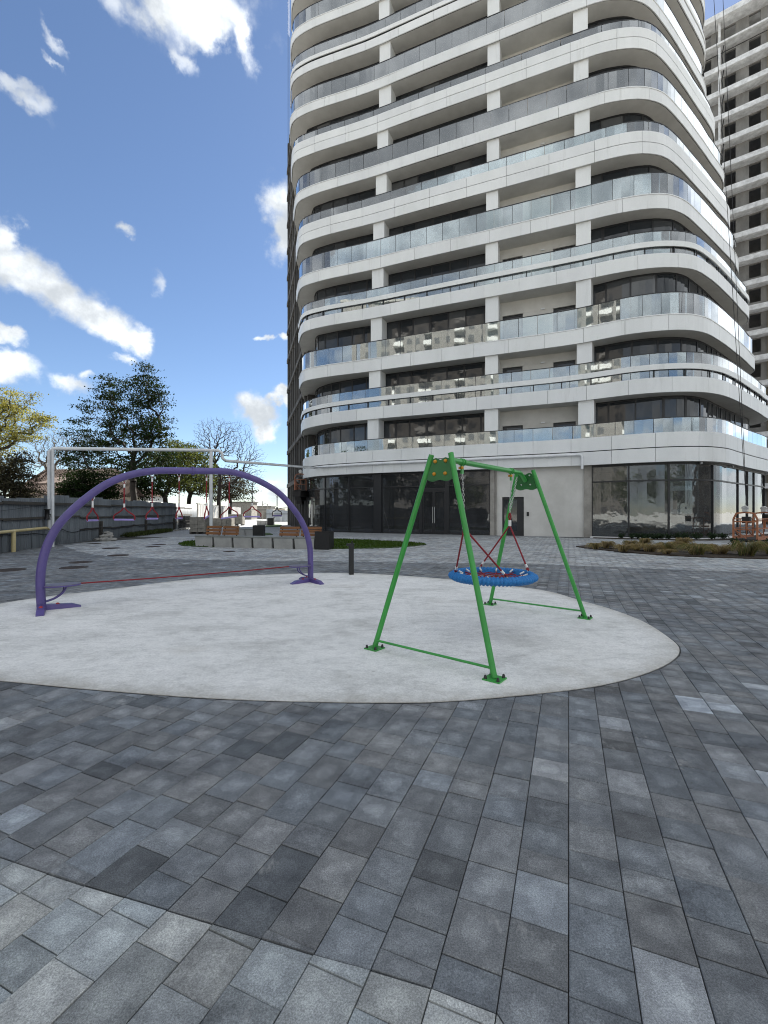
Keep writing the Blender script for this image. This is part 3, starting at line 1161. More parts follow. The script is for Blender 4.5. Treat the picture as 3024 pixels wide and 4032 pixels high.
# things seen through the shop glass and fixed under the soffit
def shop_things():
    q = GC.at(GC.s_of_px(1600, 1.5), 1.5)
    tt, nn = GC.frm(GC.s_of_px(1600, 1.5))
    mb = MB()
    mb.obox(q + Vector((0, 0, 1.02)), tt, (nn * .12 + Vector((0, 0, 0))).normalized(), (nn * .08 + Vector((0, 0, 1))).normalized(), .95, .012, 1.02)
    tag(mb.build('plywood_sheet', M['plywood']), 'tall plywood sheet leaning behind the shop glass beside the double door', 'plywood sheet')
    q = GC.at(GC.s_of_px(1535, 1.3), 1.3)
    mb = MB()
    mb.bar(q + tt * .0 + Vector((0, 0, .02)), q - tt * .45 + Vector((0, 0, 1.55)), .10, .03)
    tag(mb.build('leaning_plank', M['pipe']), 'white plank leaning inside the shop window next to plywood', 'plank')
    for x, lab in ((2765, 'white security camera under soffit over the middle of the shop glass'), (2890, 'white security camera under soffit near the rounded corner glass')):
        s = GC.s_of_px(x, .2)
        c = GC.at(s, .25)
        tt, nn = GC.frm(s)
        cam_t = thing('security_camera', lab, 'security camera', (c.x, c.y, 4.24), 0, 'security cameras under the shop soffit')
        b = MB()
        b.lathe((c.x, c.y, 4.12), [(.0, 0), (.05, 0), (.05, .12), (0, .12)], 10)
        b.build('mount', M['pipe'], cam_t)
        b = MB()
        d = (nn - tt * .5 + Vector((0, 0, -.35))).normalized()
        b.tube([c + Vector((0, 0, -.16)) - d * .1, c + Vector((0, 0, -.16)) + d * .26], .055, 10)
        b.build('camera_body', M['pipe'], cam_t)
        b = MB()
        b.tube([c + Vector((0, 0, -.16)) + d * .255, c + Vector((0, 0, -.16)) + d * .275], .045, 10)
        b.build('lens', M['blackmetal'], cam_t)


shop_things()

# ================================================================ ground
ground = MB().add([(-600, -400, -.06), (600, -400, -.06), (600, 900, -.06), (-600, 900, -.06)], [(0, 1, 2, 3)]).build('ground', M['earth'], None, 'structure')
far = MB()
far.add([(-40, 26.8, -.004), (60, 26.8, -.004), (60, 120, -.004), (-40, 120, -.004)], [(0, 1, 2, 3)])
far.build('far_pavement', M['far_paving'], None, 'structure')

PAD_PX = [(0, 2682), (383, 2718), (911, 2755), (1512, 2768), (1740, 2764), (2031, 2741), (2337, 2705), (2524, 2659), (2651, 2600), (2674, 2552), (2617, 2500), (2525, 2445), (2395, 2396),
          (2284, 2365), (2154, 2328), (2000, 2307), (1700, 2276), (1375, 2257), (1248, 2257), (995, 2266), (827, 2276), (700, 2287), (506, 2312), (380, 2327), (169, 2352), (0, 2378)]
pad_pts = [gp(*p) for p in PAD_PX]
pad_pts += [V2(-6.2, 6.2), V2(-6.6, 5.2), V2(-5.6, 4.35)]
closed = pad_pts + [pad_pts[0]]
pad_poly = catmull([pad_pts[-1]] + closed + [pad_pts[1]], .25)
# keep one turn only
i0 = min(range(len(pad_poly)), key=lambda i: (pad_poly[i] - pad_pts[0]).length)
cut = [p for p in pad_poly]
turn = []
for p in cut[i0:]:
    if turn and len(turn) > 20 and (p - pad_pts[0]).length < .3:
        break
    if not turn or (p - turn[-1]).length > .08:
        turn.append(p)
pad_poly = turn
mb = MB()
n_ = len(pad_poly)
pc = sum(pad_poly, Vector((0, 0, 0))) / n_
loops = [[(p.x, p.y, -.05) for p in pad_poly]]
for f in (0, .40, 1.2):
    loops.append([((p - (p - pc).normalized() * f).x, (p - (p - pc).normalized() * f).y, .006) for p in pad_poly])
vs = [q for lp in loops for q in lp]
for k in range(3):
    for i in range(n_):
        j = (i + 1) % n_
        mb.col = [((0, .55, 1)[max(k - 1, 0)],) * 3 + (1,), ((0, .55, 1)[max(k - 1, 0)],) * 3 + (1,), ((0, .55, 1)[k],) * 3 + (1,), ((0, .55, 1)[k],) * 3 + (1,)]
        q = [vs[k * n_ + i], vs[k * n_ + j], vs[(k + 1) * n_ + j], vs[(k + 1) * n_ + i]]
        mb.add(q, [(0, 1, 2, 3)])
mb.col = (1, 1, 1, 1)
mb.add(loops[3], [tuple(range(n_))])
mb.build('play_circle', M['pad'], None, 'structure')


def poly_np(poly):
    return np.array([(p[0], p[1]) for p in poly])


def inside(pts, poly):
    x, y = pts[:, 0], pts[:, 1]
    r = np.zeros(len(pts), bool)
    n = len(poly)
    for i in range(n):
        x1, y1 = poly[i]
        x2, y2 = poly[(i + 1) % n]
        c = ((y1 > y) != (y2 > y))
        with np.errstate(divide='ignore', invalid='ignore'):
            xi = (x2 - x1) * (y - y1) / (y2 - y1) + x1
        r ^= c & (x < xi)
    return r


def clip_half(poly, p, n):
    """the part of the polygon on the side of p that n points to"""
    out = []
    m = len(poly)
    for i in range(m):
        a, b = poly[i], poly[(i + 1) % m]
        da, db = (a[0] - p[0]) * n[0] + (a[1] - p[1]) * n[1], (b[0] - p[0]) * n[0] + (b[1] - p[1]) * n[1]
        if da >= 0:
            out.append(a)
        if (da > 0 > db) or (da < 0 < db):
            t = da / (da - db)
            out.append((a[0] + (b[0] - a[0]) * t, a[1] + (b[1] - a[1]) * t))
    return out


def area(poly):
    return abs(sum(a[0] * b[1] - b[0] * a[1] for a, b in zip(poly, poly[1:] + poly[:1]))) / 2


def nearest(poly, c):
    """nearest point on a closed outline and the outward normal there (outline orientation free)"""
    d = poly - c
    i = int(np.argmin((d * d).sum(1)))
    best = None
    for j in (i - 1, i):
        a, b = poly[j % len(poly)], poly[(j + 1) % len(poly)]
        ab = b - a
        L2 = (ab * ab).sum()
        if L2 < 1e-12:
            continue
        t = min(max(((c - a) * ab).sum() / L2, 0), 1)
        q = a + ab * t
        e = ((c - q) ** 2).sum()
        if best is None or e < best[0]:
            nn = np.array([ab[1], -ab[0]]) / math.sqrt(L2)
            best = (e, q, nn)
    return best


PADN = poly_np(pad_poly)
sgn = 1 if sum(a[0] * b[1] - b[0] * a[1] for a, b in zip(PADN, np.roll(PADN, -1, 0))) > 0 else -1
# borders between dark and light paving
NEAR_PX = [(-900, 3120), (-300, 3270), (0, 3373), (150, 3425), (350, 3490), (520, 3540), (760, 3612), (1039, 3698), (1260, 3765), (1512, 3833), (1700, 3890), (1880, 3960), (1990, 4040), (2060, 4150)]
near_ln = [gp(*p) for p in NEAR_PX]
near_zone = poly_np(near_ln + [V2(.8, .2), V2(-6, .2), V2(-9, 2.0)])
FAR_PX = [(249, 2150), (300, 2168), (370, 2184), (464, 2193), (580, 2198), (700, 2202), (900, 2206), (1100, 2208), (1383, 2211), (1600, 2215), (1800, 2217), (2111, 2219), (2500, 2238), (2760, 2247), (3024, 2256), (3500, 2275), (4200, 2310)]
far_ln = [gp(*p) for p in FAR_PX]
far_zone = poly_np(far_ln + [V2(40, 40), V2(-18, 40), V2(-15.3, 24)])
# a second dark band along the shopfront
band_zone = poly_np([GC.at(s, -.9) for s in np.linspace(GC.s_of_px(1500, 0), GC.s_of_px(2300, 0), 12)] + [GC.at(GC.s_of_px(2300, 0), 1.0), GC.at(GC.s_of_px(1500, 0), 1.0)])
# planting bed, lawns
bed_front = [(2268, 2153), (2310, 2160), (2400, 2170), (2520, 2181), (2640, 2189), (2800, 2196), (3024, 2203), (3400, 2212)]
bed_back = [(3400, 2178), (3024, 2162), (2800, 2153), (2600, 2150), (2450, 2148), (2330, 2147)]
bed_poly = [gp(*p) for p in bed_front + bed_back]
lawn1 = [gp(*p) for p in [(1282, 2162), (1400, 2161), (1500, 2159), (1600, 2154), (1660, 2148), (1678, 2144), (1650, 2140), (1560, 2134), (1450, 2128), (1300, 2123), (1240, 2122)]]
lawn1 += [gp(*p) for p in [(1120, 2121), (950, 2121), (820, 2126), (730, 2134), (702, 2142), (715, 2149), (765, 2152.5)]]
blocked = [poly_np(bed_poly), poly_np(lawn1)]
fac_v = 28.87
W = .2
pieces = []
fence_ln = [(-12.0, 8), (-13.9, 16.2), (-15.1, 21.1), (-15.6, 26.5)]
for row in range(-110, 111):
    u0 = row * W
    v = -3 - random.random()
    runs = []
    while v < 30.5:
        L = random.choice([.13, .16, .2, .2, .2, .2, .24, .3])
        runs.append((v, v + L))
        v += L
    if not runs:
        continue
    arr = np.array(runs)
    mid = arr.mean(1)
    cen = np.stack([(u0 + W / 2) * UD.x + mid * RD.x, (u0 + W / 2) * UD.y + mid * RD.y], 1)
    keep = (cen[:, 1] > .75) & (cen[:, 1] < 27) & (np.abs(cen[:, 0]) < cen[:, 1] * 1.02 + 1.6)
    fx = np.interp(cen[:, 1], [p[1] for p in fence_ln], [p[0] for p in fence_ln])
    keep &= cen[:, 0] > fx
    keep &= (mid < fac_v - .35) | (cen[:, 0] > 16)
    for bl in blocked:
        keep &= ~inside(cen, bl)
    nz = inside(cen, near_zone)
    fz = inside(cen, far_zone)
    bz = inside(cen, band_zone)
    ip = inside(cen, PADN)
    for i in np.nonzero(keep)[0]:
        c = cen[i]
        g = .0019
        a, b = runs[i]
        quad = [(u0 + g, a + g), (u0 + W - g, a + g), (u0 + W - g, b - g), (u0 + g, b - g)]
        quad = [(p * UD.x + q * RD.x, p * UD.y + q * RD.y) for p, q in quad]
        e, q, nn = nearest(PADN, c)
        e = math.sqrt(e)
        if e < .3:
            quad = clip_half(quad, q + nn * sgn * .012, nn * sgn)
            if len(quad) < 3 or area(quad) < 6e-4:
                continue
        elif ip[i]:
            continue
        zone = 1 if nz[i] else (0 if bz[i] else (2 if fz[i] else 0))
        parts = [(quad, zone)]
        if c[1] < 6 and not ip[i]:
            e, q, nn = nearest(poly_np(near_ln), c)
            if math.sqrt(e) < .3:
                parts = []
                for sg in (1, -1):
                    pq = clip_half(quad, q + nn * sg * .003, nn * sg)
                    if len(pq) >= 3 and area(pq) > 5e-4:
                        cc = np.array(pq).mean(0)
                        parts.append((pq, 1 if inside(cc[None], near_zone)[0] else 0))
        elif 12 < c[1] < 26:
            e, q, nn = nearest(poly_np(far_ln), c)
            if math.sqrt(e) < .3:
                parts = []
                for sg in (1, -1):
                    pq = clip_half(quad, q + nn * sg * .003, nn * sg)
                    if len(pq) >= 3 and area(pq) > 5e-4:
                        cc = np.array(pq).mean(0)
                        parts.append((pq, 2 if inside(cc[None], far_zone)[0] else 0))
        pieces += parts

base = MB()
base.add([(-30, .2, -.014), (34, .2, -.014), (34, 30, -.014), (-30, 30, -.014)], [(0, 1, 2, 3)])
plaza = base.build('pavement', M['joint'], None, 'structure')


SPECIAL = [(*gp(a, b_).xy, f) for a, b_, f in ((2733, 2787, 2.9), (2861, 2793, 2.5), (2934, 2846, 2.1), (2780, 2745, 1.7), (2988, 3056, 2.4), (3010, 3070, 2.4), (2880, 3000, 1.5), (2132, 3539, 1.55), (592, 3393, .62), (1121, 3466, .68), (1003, 3593, .66), (1080, 3330, 1.35),
                                                        (2410, 3060, 1.5), (1760, 3100, 1.4), (1890, 3480, 1.3))]


def paver_col(zone, r, x, y):
    t = r.random()
    if zone == 0:
        b = (.178, .188, .200)
        k = 1 + .40 * (t - .42)
        if t > .972:
            k = 1.5 + .3 * r.random()
        if t < .05:
            k = .62
        if zone == 0 and x > 3.2 and 3.0 < y < 4.3 and r.random() < .22:
            k *= 1.7
    elif zone == 1:
        b = (.345, .362, .365)
        k = 1 + .45 * (t - .5)
        if t < .12:
            k = .72
    else:
        b = (.355, .368, .38)
        k = 1 + .5 * (t - .5)
    for sx, sy, f in SPECIAL:
        if abs(x - sx) < .085 and abs(y - sy) < .10:
            k = f
    w = (r.random() - .5) * .08
    return (b[0] * k * (1 + w), b[1] * k, b[2] * k * (1 - w), 1)


def paver_geo(mb, poly, z, ch, col, tilt):
    n = len(poly)
    c = np.array(poly).mean(0)
    ar = area(poly)
    mb.col = col
    zt = [z + (p[0] - c[0]) * tilt[0] + (p[1] - c[1]) * tilt[1] for p in poly]
    if ch > 0 and ar > .012:
        ins = []
        for p in poly:
            d = np.array(p) - c
            L = math.hypot(*d)
            ins.append(c + d * (1 - ch * 1.35 / L))
        vs = [(p[0], p[1], -.03) for p in poly] + [(p[0], p[1], q - ch * .6) for p, q in zip(poly, zt)] + [(p[0], p[1], q) for p, q in zip(ins, zt)]
        fs = [tuple(range(2 * n, 3 * n))]
        for k in (0, n):
            fs += [(k + i, k + (i + 1) % n, k + n + (i + 1) % n, k + n + i) for i in range(n)]
    else:
        vs = [(p[0], p[1], -.03) for p in poly] + [(p[0], p[1], q) for p, q in zip(poly, zt)]
        fs = [tuple(range(n, 2 * n))] + [(i, (i + 1) % n, n + (i + 1) % n, n + i) for i in range(n)]
    f0 = len(mb.f)
    mb.add(vs, fs)
    mb.col = None
    # position within the stone, -1 to 1 both ways, for its worn middle and darker rim
    q = np.array(poly) - c
    a, b = q @ np.array((UD.x, UD.y)), q @ np.array((RD.x, RD.y))
    a, b = a / max(abs(a).max(), 1e-4), b / max(abs(b).max(), 1e-4)
    if len(vs) == 3 * n:
        mb.uv[f0] = np.stack([a, b], 1) * (1 - ch * 8)
        one = np.stack([a, b], 1)
        for i in range(n):
            mb.uv[f0 + 1 + i] = np.ones((4, 2))
            mb.uv[f0 + 1 + n + i] = one[[i, (i + 1) % n, (i + 1) % n, i]]
    else:
        mb.uv[f0] = np.stack([a, b], 1)


def shown(poly):
    c = np.array(poly).mean(0)
    if c[1] < .9:
        return 0
    X, Y = CX + F * c[0] / c[1], CY + F * H / c[1]
    if not (-40 < X < 3064 and Y < 4100):
        return area(poly) / c[1] ** 3 * .02
    return area(poly) / c[1] ** 3


order = sorted(range(len(pieces)), key=lambda i: -shown(pieces[i][0]))
pr = random.Random(11)
rest = MB()
for rank, i in enumerate(order):
    poly, zone = pieces[i]
    if sum(a[0] * b[1] - b[0] * a[1] for a, b in zip(poly, poly[1:] + poly[:1])) < 0:
        poly = poly[::-1]
    c = np.array(poly).mean(0)
    col = paver_col(zone, pr, *c)
    zz = pr.gauss(0, .0012)
    tl = (pr.gauss(0, .004), pr.gauss(0, .004))
    if rank < 300:
        pm = MB()
        paver_geo(pm, poly, zz, .004, col, tl)
        pm.build('paver', M['paver'], plaza)
    else:
        paver_geo(rest, poly, zz, .004 if c[1] < 9 else 0, col, tl)
rest.build('paver_field', M['paver'], plaza, 'stuff')

# thin dark gap filler round the play circle
mb = MB()
mb.tube([(p.x, p.y, -.012) for p in pad_poly], .014, 5, closed=True)
mb.build('circle_edging', M['blackmetal'], None, 'structure')

# manhole covers
MH = [((35, 2245), 'rusty round cover nearest the fence at the edge of the dark paving', .36), ((291, 2235), 'round brown cover behind the tall purple arch leg', .33),
      ((318, 2214), 'thin brown cover just beyond another one on the dark paving', .30), ((438, 2159), 'round cover near the start of the pale paving by the fence', .33),
      ((466, 2187), 'dark round cover lying on the border of dark and pale paving', .33), ((370, 2141), 'small dark cover at the foot of the rubble pile', .3),
      ((602, 2153), 'dark cover in the pale paving before the bench lawn tip', .3), ((625, 2145), 'dark cover farther out in the pale paving toward the bench', .3),
      ((903, 2172), 'short dark drain grate in front of the long bench', .22)]
for (x, y), lab, r in MH:
    c = gp(x, y)
    t = thing('manhole_cover', lab, 'manhole cover', c, 0, 'covers set in the paving')
    mb = MB()
    mb.lathe(c, [(r - .04, -.01), (r - .04, .012), (r, .012), (r, -.012)], 22, smooth=False)
    mb.build('rim', M['manhole'], t)
    mb = MB()
    mb.lathe(c, [(0, .009), (r - .045, .009), (r - .045, -.01)], 22, smooth=False)
    for i in range(-2, 3):
        w = math.sqrt(max((r - .09) ** 2 - (i * .1) ** 2, .001))
        mb.box((c.x - w, c.y + i * .1 - .015, .009), (c.x + w, c.y + i * .1 + .015, .014))
    mb.build('lid', M['manhole'], t)

# lawn and planting bed
lawn_s = MB()
lawn_s.prism([(p.x, p.y) for p in lawn1], -.03, .03)
lawn_s.build('lawn_base', M['lawn'], None, 'structure')
LP = poly_np(lawn1)


def blades(name, poly, n, h, mat, z0, lab=None):
    lo, hi = poly.min(0), poly.max(0)
    pts = rng.uniform(lo, hi, (int(n * 1.8), 2))
    pts = pts[inside(pts, poly)][:n]
    mb = MB()
    for x, y in pts:
        a = random.random() * 6.28
        w = random.uniform(.012, .022)
        hh = h * random.uniform(.5, 1.2)
        lx, ly = random.gauss(0, .025), random.gauss(0, .025)
        k = random.uniform(.6, 1.4)
        mb.col = (k, k * random.uniform(.9, 1.05), k * .9, 1)
        mb.add([(x - w * math.cos(a), y - w * math.sin(a), z0), (x + w * math.cos(a), y + w * math.sin(a), z0), (x + lx, y + ly, z0 + hh)], [(0, 1, 2)])
    return mb.build(name, mat, None, 'stuff')


tag(blades('grass', LP, 16000, .07, M['blade'], .03), 'mown green grass of the oval lawn behind the bench', 'grass')
mb = MB()
mb.prism([(p.x, p.y) for p in bed_poly], -.03, .035)
mb.build('planting_bed', M['soil'], None, 'structure')
mb = MB()
for off in (.25, .55, .85):
    fr, bk = [gp(*p) for p in bed_front[1:]], [gp(*p) for p in reversed(bed_back)]
    line = []
    for i in range(7):
        f_ = fr[i]
        b_ = bk[min(i, len(bk) - 1)]
        line.append(f_.lerp(b_, off) + Vector((0, 0, .05)))
    mb.tube(catmull(line, .6), .016, 5)
tag(mb.build('drip_hose', M['cable']), 'black irrigation hoses laid along the soil bed of grasses', 'irrigation hose')
# white gravel margin under the right shopfront
sa, sb = GC.s_of_px(2328, GO), GC.L - 4
mb = MB()
strip(mb, GC, sa, sb, -.02, .07, -.05, GO - .06)
mb.build('white_gravel_margin', M['white_kerb'], None, 'structure')
mb = MB()
strip(mb, GC, sa + .2, sb, -.02, .04, -.62, -.06)
mb.build('planting_margin', M['soil'], None, 'structure')

# ================================================================ green swing frame
PZ = .006


def swing():
    FL, FRt, BL, BR = gp(1475, 2554, PZ), gp(1947, 2675, PZ), gp(1930, 2380, PZ), gp(2304, 2434, PZ)
    cf, cb = (FL + FRt) / 2, (BL + BR) / 2
    ax = (cb - cf).normalized()
    sd = Vector((ax.y, -ax.x, 0))                 # towards the FR / BR side
    t = thing('swing_frame', 'green tubular A-frame of the basket swing bolted to the pale circle', 'swing frame', (cf + cb) / 2)
    HT = 2.10
    tops = {}
    feet = {'a': FL, 'b': FRt, 'c': BL, 'd': BR}
    lean = {'a': .24, 'b': .24, 'c': -.38, 'd': -.38}
    for key, foot, c, s in (('a', FL, cf, -1), ('b', FRt, cf, 1), ('c', BL, cb, -1), ('d', BR, cb, 1)):
        top = Vector((c.x, c.y, HT)) + sd * s * .115 + ax * lean[key]
        tops[key] = top
        mb = MB()
        mb.tube([foot + Vector((0, 0, .012)), top], .0285, 20)
        leg = mb.build('leg', M['green'], t)
        fp = MB()
        fp.obox(foot + Vector((0, 0, .006)), ax, sd, (0, 0, 1), .082, .082, .006)
        pl = fp.build('foot_plate', M['green'], leg)
        for i in (-1, 1):
            for j in (-1, 1):
                bb = MB()
                q = foot + ax * i * .06 + sd * j * .06 + Vector((0, 0, .012))
                bb.lathe(q, [(.015, 0), (.015, .008), (.0125, .012), (.0125, .024), (.007, .032), (0, .034)], 10)
                bb.build('bolt_cap', M['blackbolt'], leg)
    for p, q in ((FL, FRt), (BL, BR)):
        d = (q - p).normalized()
        mb = MB()
        mb.tube([p + d * .035 + Vector((0, 0, .095)), q - d * .035 + Vector((0, 0, .095))], .0125, 12)
        mb.build('foot_bar', M['green'], t)
    # wavy end plates between the legs
    for c, out, ln_, capm in ((cf, -1, .24, 'yellow_cap'), (cb, 1, -.38, 'ferrule')):
        def side(zv, s):
            k = (HT - zv) / HT
            half = .115 + k * (.71 - .115)
            return Vector((c.x, c.y, zv)) + sd * s * (half - .012) + ax * ln_ * zv / HT
        zt, zb = HT - .045, HT - .265
        pts = []
        n = 12
        for i in range(n + 1):
            u = i / n
            p = side(zt, -1).lerp(side(zt, 1), u)
            p.z += -.012 * math.cos(u * 4 * math.pi) - .004
            pts.append(p)
        for i in range(n + 1):
            u = i / n
            p = side(zb, 1).lerp(side(zb, -1), u)
            p.z += -.014 * math.sin(u * math.pi) + .010 * math.cos(u * 4 * math.pi)
            pts.append(p)
        m_ = len(pts)
        off = ax * .004
        mb = MB()
        vs = [p - off for p in pts] + [p + off for p in pts]
        fs = [tuple(range(m_)), tuple(reversed(range(m_, 2 * m_)))] + [(i, m_ + i, m_ + (i + 1) % m_, (i + 1) % m_) for i in range(m_)]
        mb.add(vs, fs)
        pl = mb.build('end_plate', M['green_dark'], t)
        for zz, w in ((HT - .075, .062), (HT - .205, .066)):
            for s in (-1, 1):
                q = Vector((c.x, c.y, zz)) + sd * s * w + ax * ln_ * zz / HT
                for fx in (out, -out):
                    bb = MB()
                    r = .0195 if (capm == 'yellow_cap' and fx == out) else .012
                    a = ax * fx
                    bb.tube([q + a * .003, q + a * .010, q + a * .018, q + a * .022], [r, r, r * .8, r * .25], 12)
                    bb.build('bolt_cap', M['yellow_cap' if (fx == out) else 'ferrule'], pl)
    # cross tube, elbowed down to the plates
    zc = HT - .045
    a, b = Vector((cf.x, cf.y, zc)) + ax * .235, Vector((cb.x, cb.y, zc)) - ax * .372
    L = (b - a).length
    path = [a + ax * .005 + Vector((0, 0, -.105)), a + ax * .035 + Vector((0, 0, -.085)), a + ax * .17 + Vector((0, 0, -.012)), a + ax * .22, a + ax * .3]
    path += [b - ax * .3, b - ax * .22, b - ax * .17 + Vector((0, 0, -.012)), b - ax * .035 + Vector((0, 0, -.085)), b - ax * .005 + Vector((0, 0, -.105))]
    mb = MB()
    mb.tube(path, .030, 18)
    mb.build('cross_tube', M['green'], t)
    # hangers
    hang = []
    for f in (.195, .78):
        p = a.lerp(b, f)
        mb = MB()
        for k in (-.028, .028):
            mb.tube([p + ax * k + Vector((0, 0, .033 * math.sin(th))) + sd * .033 * math.cos(th) for th in np.linspace(0, 6.283, 15)[:-1]], .008, 6, closed=True)
        mb.obox(p + Vector((0, 0, -.075)), ax, sd, (0, 0, 1), .024, .008, .055)
        h = mb.build('swing_hanger', M['green'], t)
        for s in (-1, 1):
            q = p + Vector((0, 0, -.065)) + sd * s * .0
            bb = MB()
            bb.tube([q - ax * .025 * 1 - sd * s * .008, q - ax * .025 - sd * s * .026, q - ax * .025 - sd * s * .031], [.017, .015, .004], 10)
            bb.build('bolt_cap', M['yellow_cap'], h)
        hang.append(p + Vector((0, 0, -.13)))
    return t, ax, sd, hang, (cf + cb) / 2


SW, SAX, SSD, HANG, SWC = swing()


def link(mb, c, d, nrm, l=.038, w=.020, r=.0036):
    pts = []
    for i in range(10):
        th = 2 * math.pi * i / 10
        x = math.cos(th)
        pts.append(c + d * (l / 2 * x) + nrm * (w / 2 * math.sin(th)))
    mb.tube(pts, r, 5, closed=True)


def chain(name, p, q, parent):
    d = q - p
    L = d.length
    d.normalize()
    a = d.cross(Vector((0, 1, 0))).normalized()
    b = d.cross(a)
    mb = MB()
    n = max(2, int(L / .030))
    for i in range(n):
        link(mb, p + d * (L * (i + .5) / n), d, a if i % 2 else b)
    return mb.build(name, M['chain'], parent)


def ferrule(p, q, parent, r=.017):
    mb = MB()
    mb.tube([p, q], r, 10)
    return mb.build('ferrule', M['ferrule'], parent)


def basket():
    c = Vector((SWC.x, SWC.y, .70))
    t = thing('nest_swing_seat', 'round blue rope-wrapped nest swing seat with red net hanging on red ropes', 'swing seat', c)
    RM, RT = .488, .052
    # braided ring
    n, m = 300, 14
    vs, fs = [], []
    for i in range(n):
        th = 2 * math.pi * i / n
        for k in range(m):
            ph = 2 * math.pi * k / m
            w = math.sin(th * 34 + ph * 1.0) * .6 + math.sin(th * 34 - ph * 2.0) * .4
            r = RT * (1 + .55 * abs(w) ** .6 - .36)
            R_ = RM + r * math.cos(ph)
            vs.append((c.x + R_ * math.cos(th), c.y + R_ * math.sin(th), c.z + r * math.sin(ph)))
    for i in range(n):
        for k in range(m):
            fs.append((i * m + k, ((i + 1) % n) * m + k, ((i + 1) % n) * m + (k + 1) % m, i * m + (k + 1) % m))
    mb = MB()
    mb.add(vs, fs, True)
    mb.build('seat_ring', M['blue_rope'], t)
    # net
    mb = MB()

    def bowl(r):
        return c.z + .012 - .045 * (1 - (r / RM) ** 2)
    nr = 12
    for i in range(nr):
        th = 2 * math.pi * (i + .3) / nr
        mb.tube([(c.x + r * math.cos(th), c.y + r * math.sin(th), bowl(r)) for r in np.linspace(.03, RM - .05, 7)], .0085, 6)
    for r, wv in ((.13, 0), (.23, 1), (.32, 0)):
        pts = []
        for i in range(nr * 2):
            th = 2 * math.pi * (i / 2 + .3) / nr
            rr = r + (.045 if i % 2 else 0)
            pts.append((c.x + rr * math.cos(th), c.y + rr * math.sin(th), bowl(rr)))
        mb.tube(pts, .008, 6, closed=True)
    net = mb.build('rope_net', M['red_rope'], t)
    for i in range(nr):
        th = 2 * math.pi * (i + .3) / nr
        e = Vector((math.cos(th), math.sin(th), .1))
        ferrule(c + e * (RM - .12) + Vector((0, 0, -.02)), c + e * (RM - .065) + Vector((0, 0, 0)), net, .011)
    # four ropes: two gather at each hanger chain
    for hi, h in enumerate(HANG):
        s = -1 if hi == 0 else 1
        g = Vector((h.x, h.y, 1.44)) - SAX * s * .045
        spread = Vector((g.x, g.y, g.z - .12))
        chain('chain', h + SSD * .004, g + Vector((0, 0, .05)), t)
        if hi == 1:
            chain('chain', h + SSD * .05 + SAX * .08 + Vector((0, 0, .05)), g + SSD * .012 + Vector((0, 0, .10)), t)
        mb = MB()
        mb.tube([g + Vector((0, 0, .05)), g + SSD * .016, g + Vector((0, 0, -.06))], .011, 8)
        mb.tube([g + Vector((0, 0, .05)), g - SSD * .016, g + Vector((0, 0, -.06))], .011, 8)
        loop = mb.build('rope_eye', M['red_rope'], t)
        ferrule(g + Vector((0, 0, -.05)), g + Vector((0, 0, -.13)), t, .022)
        for ss in (-1, 1):
            th0 = SAX * s * .335 + SSD * ss * .335
            e = c + th0 + Vector((0, 0, RT * .95))
            a = g + Vector((0, 0, -.12))
            d = (e - a)
            f1, f2, f3 = a + d * .86, a + d * .925, a + d * .985
            mb = MB()
            mb.tube([a, a + d * .3, f1], .0105, 10)
            rp = mb.build('red_rope', M['red_rope'], t)
            ferrule(f1, f2, t, .016)
            mb = MB()
            sidev = d.normalized().cross(Vector((0, 0, 1))).normalized() * .014
            mb.tube([f2, (f2 + f3) / 2 + sidev, f3], .010, 8)
            mb.tube([f2, (f2 + f3) / 2 - sidev, f3], .010, 8)
            mb.build('rope_eye', M['red_rope'], t)
            mb = MB()
            dn = d.normalized()
            link(mb, e - Vector((0, 0, .004)), dn, sidev.normalized(), .05, .03, .005)
            mb.build('shackle', M['chain'], t)


basket()


